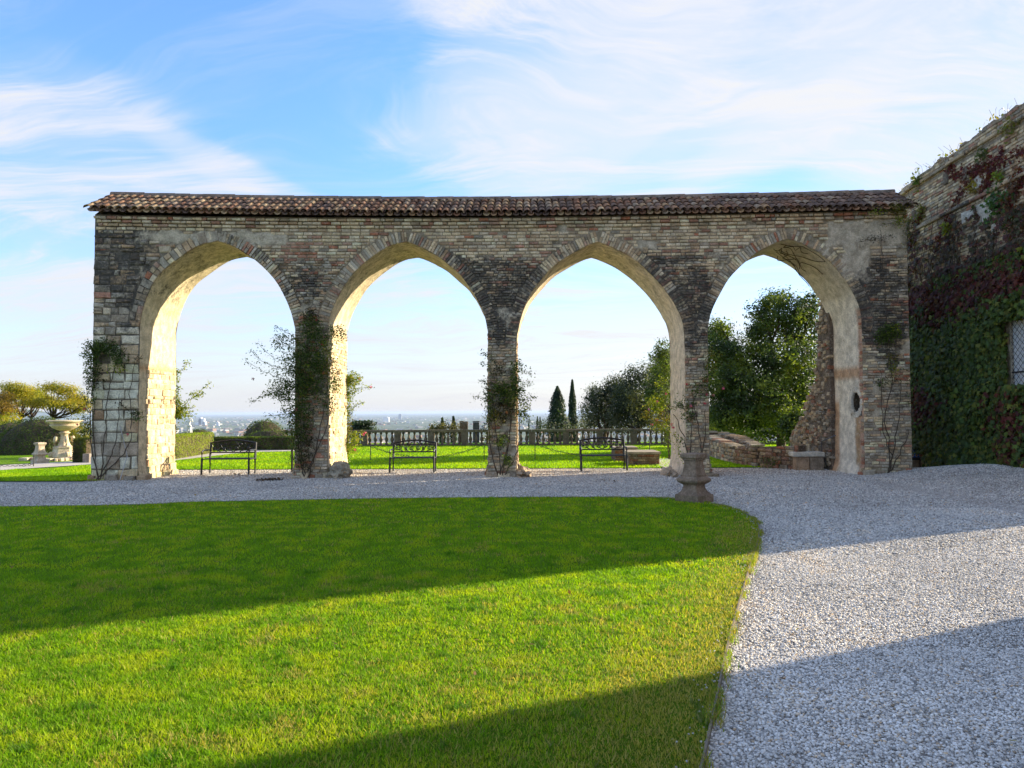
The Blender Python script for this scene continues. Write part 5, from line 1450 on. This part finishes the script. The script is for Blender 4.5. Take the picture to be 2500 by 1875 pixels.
c = at(443, 1066, 37.5); fn, c_ = dome((c.x, 38, -.1), (.5, .5, .80)); hedge('round_hedge', 'very low dark bush left of the white statue', fn, 1600, .07, HB, core=c_)
a = gnd(192, 1131)
fn, c_ = box_hedge((a.x - .22, a.y + .2), (a.x + .22, a.y + .2), .83, .42); hedge('clipped_column', 'small square clipped hedge column right of the carved basin', fn, 2600, .05, [(.035, .05, .012), (.07, .09, .018), (.12, .13, .02)], core=c_)
shrub('garden_shrub', 'yellow green shrub between the clipped column and the leftmost pier', [pb(200, 1060, 28, 26, 26), pb(215, 1090, 26, 16, 30), pb(180, 1040, 30, 20, 14)], 2400, .08, [(.08, .1, .02), (.18, .18, .02), (.25, .21, .02)], clump=.2)
m_ = MB(); q = gnd(214, 1131); m_.box((q.x, q.y, .16), (.22, .22, .32), (.30, .27, .26, .2)); bevel(m_.build('stone_post', M_stone), .01)
tag(bpy.data.objects['stone_post'], 'small grey stone post beside the clipped column', 'post')
# autumn trees on the left: flat layered crowns
AU = [(.22, .23, .02), (.33, .30, .022), (.42, .32, .02), (.20, .23, .022)]
def locust(x, Y, ytop, blobs, lb, n=6500, pal=AU, lean=0):
    o = thing('locust_tree', lb, 'tree', (0, 0, 0), 0, 'yellowing flat topped trees on the left')
    base = Vector((at(x, 1100, Y).x, Y, sl_z(Y) - .3)); bl = [pb(b[0], b[1], Y + R.uniform(-.8, .8), b[2], b[3], b[2] * .9) for b in blobs]
    fork = Vector((base.x + lean, Y, at(x, 1022, Y).z)); trunk(wiggle(base, fork, 4, .03), .09, .07, o)
    for b in bl:
        for k in range(4):
            e = Vector((b[0] + R.uniform(-.75, .75) * b[3], b[1] + R.uniform(-.6, .6) * b[4], b[2] + R.uniform(-.3, .3) * b[5]))
            mid = fork.lerp(e, .5) + Vector((0, 0, -.12)); trunk([fork, fork.lerp(mid, .5) + Vector((R.gauss(0, .05), 0, R.gauss(0, .04))), mid, mid.lerp(e, .5) + Vector((0, 0, R.gauss(.02, .05))), e], .035, .008, o, 'limb')
    P, N = crown_pts([(b[0], b[1], b[2], b[3] * 1.05, b[4], b[5] * 1.35) for b in bl], int(n * 1.5), .40, .15, 14, flat=.5); N[:, 2] += 1.2
    leaves('crown', P, N, .105, clump_colors(P, pal, 1.2), o); return o
locust(50, 42, 932, [(30, 945, 34, 9), (60, 960, 40, 10), (78, 975, 26, 9), (20, 968, 26, 9), (95, 985, 24, 7)], 'yellow flat topped tree above the dark round hedge, left one')
locust(75, 46, 940, [(85, 958, 30, 10), (105, 975, 26, 8), (60, 985, 26, 7)], 'yellow flat topped tree, middle one behind the others', 4000)
locust(129, 41, 932, [(128, 944, 26, 9), (160, 952, 34, 10), (185, 972, 34, 9), (110, 978, 30, 9), (205, 985, 22, 8), (150, 985, 40, 8), (190, 1000, 28, 6)], 'yellow flat topped tree nearest the leftmost pier', 8000)
locust(14, 39, 970, [(4, 975, 26, 14), (16, 1000, 22, 16), (-5, 1010, 20, 30)], 'reddish yellow tree at the left edge of the photo', 4200, [(.24, .12, .02), (.16, .13, .022), (.28, .17, .02)])
shrub('garden_shrub', 'golden shrub at the left edge beyond the round hedge', [pb(8, 1040, 36, 26, 26), pb(30, 1022, 37, 16, 10)], 1800, .1, AU, clump=.3)
# carved basin on its stand
p = gnd(148, 1120)
o = thing('stone_basin', 'large pale carved stone basin on a scrolled stand', 'fountain', (p.x, p.y + .2, .02))
SC_ = (.62, .54, .42)
m_ = MB(); m_.lathe([(.10, 0), (.16, .02), (.26, .06), (.38, .12), (.47, .20), (.495, .24)], 40, (0, 0, .98), (*SC_, .15), .035, 20); m_.build('fluted_bowl', M_stone, o, True)
m_ = MB(); m_.lathe([(.46, .0), (.47, .05), (.50, .09), (.58, .12), (.60, .15), (.59, .18), (.54, .185), (.50, .14), (.05, .10)], 36, (0, 0, 1.205), (*SC_, .12)); m_.build('rim', M_stone, o, True)
m_ = MB(); m_.lathe([(.235, .44), (.21, .47), (.16, .60), (.125, .76), (.12, .86), (.17, .90), (.20, .93), (.16, .95), (.12, .985)], 18, (0, 0, 0), (*SC_, .22), .06, 6); m_.build('stem_shaft', M_stone, o, True)
m_ = MB(); m_.lathe([(.40, 0), (.46, .04), (.44, .12), (.38, .22), (.36, .34), (.38, .40), (.33, .43), (.22, .45)], 6, (0, 0, 0), (*SC_, .25)); bevel(m_.build('foot_block', M_stone, o), .02)
for k in range(4):
    a = math.pi / 4 + k * math.pi / 2; pts = [(0.18 + .10 * math.sin(t / 10 * 3.1) + .16 * max(0, .5 - t / 14), .80 - .07 * t) for t in range(9)]
    m_ = MB(); m_.tube([(r_ * math.cos(a), r_ * math.sin(a), z_) for r_, z_ in pts], [.05 + .02 * math.sin(t) for t in range(9)], 8, (*SC_, .2)); m_.build('scroll', M_stone, o, True)
    m_ = MB(); m_.tube([(.40 * math.cos(a) - .05 * math.sin(a), .40 * math.sin(a) + .05 * math.cos(a), .13), (.40 * math.cos(a) + .05 * math.sin(a), .40 * math.sin(a) - .05 * math.cos(a), .13)], .11, 14, (*SC_, .2)); m_.build('volute', M_stone, o, True)
# low curved kerb of the pool
kp = [gnd(55, 1126), gnd(80, 1124), gnd(120, 1127), gnd(150, 1126), gnd(178, 1122)]
kerb = thing('pool_kerb', 'low pale curved stone kerb lying round the carved basin', 'kerb')
kk = smooth_line(kp, 3)
for k in range(len(kk) - 1):
    a, b = kk[k], kk[k + 1]; c = (a + b) / 2; d = b - a; m_ = MB(); m_.box((c.x, c.y, .05), (d.length - .01, .3, .13), (*[q * R.uniform(.85, 1.05) for q in SC_], .2), math.atan2(d.y, d.x)); bevel(m_.build('kerb_stone', M_stone, kerb), .03)
# statue: one skinned body with cloth, on a plinth behind the hedge
p = at(461, 1062, 30.3)
stt = thing('statue', 'white marble statue of a standing figure with one arm raised, behind the bright hedge', 'statue', (p.x, 30.3, 0))
m_ = MB(); m_.box((0, 0, (p.z - .02) / 2), (.34, .34, p.z - .02), (.6, .58, .52, .1)); bevel(m_.build('statue_base', M_stone, stt), .012)
def skin_body(name, J, E, mat, parent, k, col, z0, sub=2):
    me = bpy.data.meshes.new(name); me.from_pydata([(x * k, y * k, z * k + z0) for x, y, z, r in J], E, []); o_ = bpy.data.objects.new(name, me); COL.objects.link(o_); o_.parent = parent
    sk = o_.modifiers.new('skin', 'SKIN'); 
    for i, j_ in enumerate(J): me.skin_vertices[0].data[i].radius = (j_[3] * k, j_[3] * k)
    me.skin_vertices[0].data[0].use_root = True
    sb = o_.modifiers.new('sub', 'SUBSURF'); sb.levels = sub; sb.render_levels = sub
    dg = bpy.context.evaluated_depsgraph_get(); ev = o_.evaluated_get(dg); m2 = bpy.data.meshes.new_from_object(ev)
    o_.modifiers.clear(); o_.data = m2; m2.materials.clear(); m2.materials.append(mat)
    ca = m2.color_attributes.new('col', 'FLOAT_COLOR', 'POINT'); ca.data.foreach_set('color', np.tile([*col, 0], len(m2.vertices)).astype(np.float32))
    for f in m2.polygons: f.use_smooth = True
    return o_
J = [(0, 0, .95, .13), (0, 0, 1.12, .12), (.01, .0, 1.32, .155), (.02, 0, 1.47, .10), (.03, -.01, 1.56, .06), (.05, -.02, 1.68, .10), (.05, -.02, 1.76, .085),
     (-.10, 0, .88, .11), (-.12, -.04, .50, .075), (-.14, .03, .10, .05), (-.14, -.10, .03, .04), (.11, 0, .88, .11), (.16, -.10, .52, .075), (.14, .02, .10, .05), (.16, -.10, .03, .04),
     (-.19, 0, 1.44, .065), (-.33, -.02, 1.20, .05), (-.26, -.12, .98, .04), (-.18, -.18, .94, .04), (.22, 0, 1.45, .065), (.40, -.02, 1.34, .05), (.28, -.05, 1.62, .042), (.16, -.06, 1.72, .04)]
E = [(0, 1), (1, 2), (2, 3), (3, 4), (4, 5), (5, 6), (0, 7), (7, 8), (8, 9), (9, 10), (0, 11), (11, 12), (12, 13), (13, 14), (3, 15), (15, 16), (16, 17), (17, 18), (3, 19), (19, 20), (20, 21), (21, 22)]
skin_body('body', J, E, M_marble, stt, .43, (.80, .77, .70), p.z - .03)
J2 = [(-.16, 0, 1.0, .10), (0, -.03, .93, .15), (.17, 0, .98, .11), (.20, .06, .6, .08), (.24, .08, .1, .09), (-.2, .05, .7, .05)]
skin_body('drapery', J2, [(0, 1), (1, 2), (2, 3), (3, 4), (0, 5)], M_marble, stt, .43, (.76, .73, .66), p.z - .03)
# chains and posts
def chain(name, label, x0, y0, x1, y1, Y, sag, ):
    a, b = at(x0, y0, Y), at(x1, y1, Y); o = thing(name, label, 'chain', (0, 0, 0), 0, 'chains hung over the garden lawn'); n = int((b - a).length / .085)
    lk = MB(); lk.tube([(.028 * math.cos(t), .016 * math.sin(t) * 0, .014 * math.sin(t)) for t in [k * math.pi / 4 for k in range(9)]], .005, 4, (.03, .028, .026, 0), False)
    proto = lk.build('link', M_iron, None, link=False).data
    for k in range(n):
        t = (k + .5) / n; p_ = a.lerp(b, t); z_ = p_.z - sag * 4 * t * (1 - t); c_ = bpy.data.objects.new('chain_link', proto); COL.objects.link(c_); c_.parent = o
        c_.location = (p_.x, p_.y, max(.03, z_)); sl_ = -sag * 4 * (1 - 2 * t) / (b - a).length; c_.rotation_euler = (rad(90) * (k % 2), -math.atan(sl_), 0); c_.scale = (1.8, 1.8, 1.8)
    for e, k in ((a, 0), (b, 1)):
        q = thing('chain_post', ['thin post at the left end of the ', 'thin post at the right end of the '][k] + label.replace('dark chain at the left edge near the pale pedestal', 'chain by the pale pedestal').replace('dark chain ', 'chain '), 'post', (e.x, e.y, 0))
        m_ = MB(); m_.tube([(0, 0, 0), (0, 0, max(.3, e.z - .02))], .014, 8, (.05, .045, .04, 0)); m_.build('shaft', M_iron, q); m_ = MB(); m_.lathe([(.012, 0), (.03, .02), (.03, .04), (.01, .06)], 8, (0, 0, max(.3, e.z - .03)), (.05, .045, .04, 0)); m_.build('knob', M_iron, q)
chain('hanging_chain', 'dark chain sagging behind the second bench', 905, 1089, 1182, 1084, 25, .42)
chain('hanging_chain', 'dark chain sagging behind the third bench', 1306, 1083, 1586, 1083, 25, .40)
chain('hanging_chain', 'dark chain at the left edge near the pale pedestal', -120, 1130, 82, 1133, 22.6, .10)
m_ = MB(); q = gnd(713, 1154); m_.tube([(q.x, q.y, 0), (q.x, q.y, .62)], .03, 6, (.05, .045, .04, 0)); tag(m_.build('wooden_stake', M_bark), 'short dark stake standing left of the second pier', 'stake')
# blue panel with round emblems at the foot of the castle wall
p = at(2236, 1103, 21.0)
o = thing('notice_panel', 'small blue notice panel with six round emblems by the castle wall foot', 'sign', (p.x, 21.0, 0))
m_ = MB(); m_.box((0, .06, .15), (.46, .16, .32), (.36, .28, .19, .2)); bevel(m_.build('stone_step', M_stone, o), .01)
hh = .30; z0 = at(2236, 1119, 21).z
m_ = MB(); m_.box((0, 0, z0 + hh / 2), (.34, .04, hh), (.06, .17, .52, 0)); m_.build('panel', M_print, o)
m_ = MB(); m_.box((0, -.005, z0 + hh + .03), (.34, .05, .05), (.45, .47, .46, 0)); m_.build('panel_top', M_print, o)
m_ = MB(); m_.box((0, 0, z0 - .02), (.35, .06, .035), (.02, .02, .03, 0)); m_.build('panel_foot', M_print, o)
for r_ in range(2):
    for k in range(3):
        cx_, cz_ = -.105 + .105 * k, z0 + .095 + .115 * (1 - r_) if r_ == 0 else z0 + .085
        c1 = (.62, .66, .72, 0) if r_ == 0 else (.66, .60, .58, 0); c2 = (.10, .22, .5, 0) if r_ == 0 else (.45, .08, .07, 0)
        rr_ = .030 if r_ == 0 else .040
        m_ = MB(); m_.tube([(cx_, -.021, cz_), (cx_, -.026, cz_)], rr_, 14, c1); e_ = m_.build('emblem', M_print, o)
        m_ = MB(); m_.tube([(cx_, -.0262, cz_), (cx_, -.0285, cz_)], rr_ * .5, 10, c2); m_.build('emblem_centre', M_print, e_)
m_ = MB(); m_.box((0, -.0225, z0 + .145), (.28, .004, .012), (.6, .64, .7, 0)); m_.build('text_line', M_print, o)

# ------------------------------------------------------------------ the plain: scattered town
m_ = MB()
for k in range(3000):
    d = 2600 * math.exp(R.random() * 2.0); a = R.uniform(-.55, .65); cl = mnoise.noise(Vector((d * .0005 * math.sin(a) * 3, d * .0006, 2)))
    if cl < -.06 and R.random() < .85: continue
    x_, y_ = d * math.sin(a), d * math.cos(a); s_ = R.uniform(10, 30) * (1 + d / 9000); h_ = R.uniform(5, 12) * (1.8 if R.random() < .06 else 1)
    c = R.choice([(.42, .40, .37), (.34, .31, .28), (.32, .20, .15), (.52, .51, .48), (.25, .24, .22)])
    m_.box((x_, y_, -120 + h_ / 2), (s_, s_ * R.uniform(.5, 1.2), h_), (*c, 0), R.uniform(0, 3))
tag(m_.build('distant_town', M_far), kind='stuff')
p = at(493, 1037, 7600)
o = thing('distant_building', 'white stepped block standing out in the far town, seen through the leftmost arch', 'building', (p.x, 7600, -120))
for dx, w_, h_ in ((0, 58, 62), (-14, 26, 74), (30, 30, 30), (-48, 40, 22)):
    m_ = MB(); m_.box((dx, 0, h_ / 2), (w_, 40, h_), (.78, .78, .76, 0)); m_.build('tower_block', M_far, o)
for x, yb, w_, h_, lb, c in [(977, 1022, 30, 60, 'slim dark tower on the horizon of the far plain', (.3, .32, .34)), (943, 1030, 60, 55, 'pale round topped hall far out on the plain, left of the slim tower', (.7, .7, .68)), (532, 1039, 30, 40, 'small pale far block right of the white stepped one', (.7, .7, .7))]:
    d = ray(x, yb); Yd = min(12000, 120 * d.y / max(1e-5, -d.z)); q = at(x, yb, Yd); o = thing('distant_building', lb, 'building', (q.x, Yd, -121))
    k = Yd / 9000; m_ = MB(); m_.box((0, 0, h_ * k / 2), (w_ * k * 1.2, w_ * k, h_ * k), (*c, 0)); m_.build('body', M_far, o)
    m_ = MB(); m_.box((0, 0, h_ * k + 4 * k), (w_ * k * .7, w_ * k * .7, 8 * k), (*c, 0)); m_.build('roof_block', M_far, o)
# far hills at the left
V = []; F = []; nx = 60
for j in range(9):
    for i in range(nx):
        a = -.92 + .42 * i / (nx - 1); d = 16000 + 700 * j; h_ = 320 * math.sin(math.pi * j / 8) * (math.sin(math.pi * i / (nx - 1)) ** .7) * (.8 + .5 * mnoise.noise(Vector((i * .15, j * .3, 0))))
        V.append((d * math.sin(a), d * math.cos(a), -122 + max(0, h_)))
for j in range(8):
    for i in range(nx - 1): F.append((j * nx + i, j * nx + i + 1, (j + 1) * nx + i + 1, (j + 1) * nx + i))
tag(np_mesh('far_hills', np.array(V, float), np.array(F), np.ones((len(V), 4)), M_plain, None, True), kind='structure')

# ------------------------------------------------------------------ grass
from mathutils import geometry
lp = np.array(lawn_poly)
def inside(X, Y, poly):
    c = np.zeros(len(X), bool); n = len(poly)
    for i in range(n):
        x1, y1 = poly[i]; x2, y2 = poly[(i + 1) % n]
        hit = ((y1 > Y) != (y2 > Y)) & (X < (x2 - x1) * (Y - y1) / ((y2 - y1) if y2 != y1 else 1e-9) + x1); c ^= hit
    return c
def vnoise(X, Y, s, z=0.0): return np.array([mnoise.noise(Vector((a * s, b * s, z))) for a, b in zip(X, Y)])
def blades(name, X, Y, Zb, h, wd, cols, label=None):
    n = len(X); a = NR.uniform(0, 2 * np.pi, n); lean = NR.uniform(.2, 1.3, n) * h; b = a + np.pi / 2 + NR.normal(size=n) * .4
    dx, dy = np.cos(a) * wd / 2, np.sin(a) * wd / 2; lx, ly = np.cos(b) * lean, np.sin(b) * lean; Z = Zb
    V = np.stack([np.stack([X - dx, Y - dy, Z], 1), np.stack([X + dx, Y + dy, Z], 1), np.stack([X + lx * .4 + dx * .8, Y + ly * .4 + dy * .8, Z + h * .55], 1), np.stack([X + lx * .4 - dx * .8, Y + ly * .4 - dy * .8, Z + h * .55], 1), np.stack([X + lx, Y + ly, Z + h * .95], 1)], 1)
    # one quad and one tip triangle, written as two quads (tip corner doubled is avoided by splitting into triangles)
    base = (np.arange(n) * 5)[:, None]; F = np.concatenate([base + np.array([0, 1, 2]), base + np.array([0, 2, 3]), base + np.array([3, 2, 4])])
    C = np.repeat(np.concatenate([cols, np.zeros((n, 1))], 1)[:, None, :], 5, 1).reshape(-1, 4)
    o = np_mesh(name, V.reshape(-1, 3), F, C, M_grass); tag(o, label, None, None, 'stuff'); return o
GX, GY, GH, GW = [], [], [], []
for (ya, yb, dn, hh, ww) in [(3.0, 5.0, 10500, .027, .0040), (5.0, 7.5, 6200, .028, .0052), (7.5, 10.5, 2800, .028, .008), (10.5, 14.2, 1300, .028, .012)]:
    x0, x1 = -.78 * yb - .4, 4.6; n = int((x1 - x0) * (yb - ya) * dn); X = NR.uniform(x0, x1, n); Y = NR.uniform(ya, yb, n)
    k = inside(X, Y, lp) & (X > -.78 * Y - .5); X, Y = X[k], Y[k]; GX.append(X); GY.append(Y); GH.append(np.full(len(X), hh)); GW.append(np.full(len(X), ww))
X = np.concatenate(GX); Y = np.concatenate(GY); h = np.concatenate(GH); wd = np.concatenate(GW)
n1 = vnoise(X, Y, .9); n2 = vnoise(X, Y, 4.5, 3); n3 = vnoise(X, Y, 14, 6)
# distance to the lawn edge: dry along it
E2 = np.array([(p.x, p.y) for p in ep if p.y > 1]); de = np.full(len(X), 9.0)
for q in E2: de = np.minimum(de, np.hypot(X - q[0], Y - q[1]))
dry = np.clip((.75 - de) * 1.5, 0, 1) * np.clip((12.2 - Y) / 2, 0, 1) * (X > 0) + np.clip((n2 + n1 * .6 - .24) * 1.7, 0, .8) + .12 * (Y < 7) + .45 * np.clip((5.6 - Y) / 1.5, 0, 1) * np.clip((X + 1.6) / 1.5, 0, 1)
h = h * (1 + .5 * n3 + .25 * n1) * NR.uniform(.6, 1.35, len(X)) * np.where(NR.rand(len(X)) < dry * .5, .6, 1)
clov = (vnoise(X, Y, 6.0, 20) > .50) & (Y < 9); h = np.where(clov, h * 1.5, h)
gc = clump_colors(np.stack([X, Y, X * 0], 1), [(.15, .29, .003), (.19, .34, .004), (.25, .39, .005), (.34, .42, .008)], 3.4, .3)
dc = lcols([(.44, .36, .11), (.36, .31, .07), (.30, .31, .04)], len(X), .25)
gc = np.where((NR.rand(len(X)) < dry * .75)[:, None], dc, gc); gc = np.where(clov[:, None], gc * np.array([.45, .62, .8]), gc)
blades('grass', X, Y, np.full(len(X), .028), h, wd * NR.uniform(.7, 1.3, len(X)), gc)
# garden lawn: coarser blades, seen from far
n = 90000; Y = 21.35 + 14 * NR.rand(n) ** 1.3; X = NR.uniform(-1, 1, n) * 13 - 1.0; k = np.abs(X) < .75 * Y
pp = np.array([(p.x, p.y) for p in pth + pth2]); k &= ~inside(X, Y, pp); X, Y = X[k], Y[k]
gc = clump_colors(np.stack([X, Y, X * 0], 1), [(.19, .35, .004), (.26, .42, .005), (.34, .46, .008)], .8, .3)
blades('grass', X, Y, np.full(len(X), .01), NR.uniform(.03, .06, len(X)), np.full(len(X), .022), gc)
n = 16000; X = NR.uniform(-15, -10.3, n); Y = NR.uniform(17.8, 21.4, n); gc = clump_colors(np.stack([X, Y, X * 0], 1), [(.19, .35, .004), (.26, .42, .005), (.34, .46, .008)], .8, .3)
k = Y > 17.3 + .12 * (X + 15); blades('grass', X[k], Y[k], np.full(k.sum(), .016), NR.uniform(.03, .055, k.sum()), np.full(k.sum(), .02), gc[k])
# ------------------------------------------------------------------ pebbles
ic = bmesh.new(); bmesh.ops.create_icosphere(ic, subdivisions=1, radius=1); IV = [v.co[:] for v in ic.verts]; IF = [tuple(v.index for v in f.verts) for f in ic.faces]; ic.free()
OV = [(1, 0, 0), (0, 1, 0), (-1, 0, 0), (0, -1, 0), (0, 0, 1), (.0, 0, -1)]; OF = [(0, 1, 4), (1, 2, 4), (2, 3, 4), (3, 0, 4), (1, 0, 5), (2, 1, 5), (3, 2, 5), (0, 3, 5)]
def pebbles(ya, yb, dn, sz, tv, tf, x0=.3):
    x1 = .82 * yb + .3; n = int((x1 - x0) * (yb - ya) * dn); X = NR.uniform(x0, x1, n); Y = NR.uniform(ya, yb, n)
    k = ~inside(X, Y, lp) & (X < .80 * Y + .3) & (X < 11) & (X > -.8 * Y - .3) & ~((X < -10.4) & (Y > 17.2)); X, Y = X[k], Y[k]; n = len(X)
    sc = NR.uniform(.65, 1.3, (n, 1)) * sz * np.stack([np.ones(n), NR.uniform(.65, .95, n), NR.uniform(.42, .7, n)], 1)
    a = NR.uniform(0, 2 * np.pi, n); N = np.stack([NR.normal(size=n) * .35, NR.normal(size=n) * .35, np.ones(n)], 1)
    Z = np.array([gz(a_, b_) for a_, b_ in zip(X, Y)]) + sc[:, 2] * NR.uniform(.1, 1.1, n)
    c = lcols([(.62, .58, .515), (.72, .675, .605), (.50, .465, .415), (.80, .755, .68), (.66, .60, .515), (.32, .30, .27)], n, .15); c[NR.rand(n) < .03] *= np.array([1.0, .78, .55]); pn_ = vnoise(X, Y, .8, 31) + .5 * vnoise(X, Y, 3.1, 33); c *= (1 + .22 * np.clip(pn_, -1, .6))[:, None]; c = np.where((pn_ + .25 * NR.normal(size=n) > .75)[:, None], c * np.array([.95, .84, .70]), c)
    o = scatter('gravel_pebbles', tv, tf, np.stack([X, Y, Z], 1), rot_from_normal(N), sc, c, M_peb, None, True); tag(o, kind='stuff')
M_peb = vcol_mat('pebble', .75, 0, .3, .2, 90)
pebbles(3.0, 5.2, 7000, .0095, IV, IF)
pebbles(5.2, 8.5, 4600, .0112, OV, OF)
pebbles(8.5, 12.5, 2100, .0145, OV, OF)
pebbles(12.5, 18.6, 760, .0165, OV, OF, -14)
pebbles(18.6, 21.1, 420, .017, OV, OF, -11)
# a few fallen leaves and dark clods on the gravel
for (x, y, n_) in [(645, 1174, 26), (672, 1173, 26), (575, 1161, 8), (1480, 1178, 5)]:
    p = gnd(x, y); o = thing('leaf_litter', {645: 'dark fallen leaves in a small heap on the gravel under the leftmost arch', 672: 'dark fallen leaves, right hand heap near the second pier', 575: 'few dark leaves lying under the first bench', 1480: 'few dark leaves lying before the third bench'}[x], 'leaves', (0, 0, 0))
    PP = [(p.x + R.gauss(0, .12), p.y + R.gauss(0, .12), R.uniform(.005, .05)) for _ in range(n_ * 3)]
    leaves('dead_leaves', PP, [(0, 0, 1)] * len(PP), .07, lcols([(.05, .035, .025), (.08, .05, .03)], len(PP)), o)

# stray leaves over lawn and gravel, and stones kicked onto the turf
n = 240; X = NR.uniform(-9, 8, n); Y = NR.uniform(3.2, 17, n); k = np.abs(X) < .75 * Y; X, Y = X[k], Y[k]
o = leaves('stray_leaves', np.stack([X, Y, np.where(inside(X, Y, lp), .062, .03)], 1), np.tile([0, 0, 1.0], (len(X), 1)), .05, lcols([(.30, .20, .05), (.18, .10, .04), (.35, .28, .06), (.12, .07, .03)], len(X)), None, jn=.35); tag(o, kind='stuff')
n = 380; i_ = NR.randint(20, len(ep) - 8, n); X = np.array([ep[i].x for i in i_]) - np.abs(NR.normal(size=n)) * .06; Y = np.array([ep[i].y for i in i_]) + NR.normal(size=n) * .12
k = inside(X, Y, lp); X, Y = X[k], Y[k]; n = len(X)
tag(scatter('spilled_stones', OV, OF, np.stack([X, Y, np.full(n, .036)], 1), rot_from_normal(NR.normal(size=(n, 3)) * .3 + [0, 0, 1]), NR.uniform(.006, .012, (n, 1)) * np.array([[1, .8, .6]]), lcols([(.6, .57, .52), (.45, .42, .38)], n), M_peb, None, True), kind='stuff')
# turf hanging over the edging
n = 9000; t_ = NR.randint(0, len(ep) - 2, n); f_ = NR.rand(n); X = np.array([ep[i].x + (ep[i + 1].x - ep[i].x) * f for i, f in zip(t_, f_)]) + NR.normal(size=n) * .025; Y = np.array([ep[i].y + (ep[i + 1].y - ep[i].y) * f for i, f in zip(t_, f_)]) + NR.normal(size=n) * .025
k = (Y > 2.8) & (X > -12) & (vnoise(X, Y, 3.0, 41) > -.15); X, Y = X[k], Y[k]
blades('grass', X, Y, np.full(len(X), .02), NR.uniform(.03, .055, len(X)), np.full(len(X), .006), lcols([(.20, .28, .02), (.36, .32, .07), (.30, .24, .07), (.14, .24, .01)], len(X)))
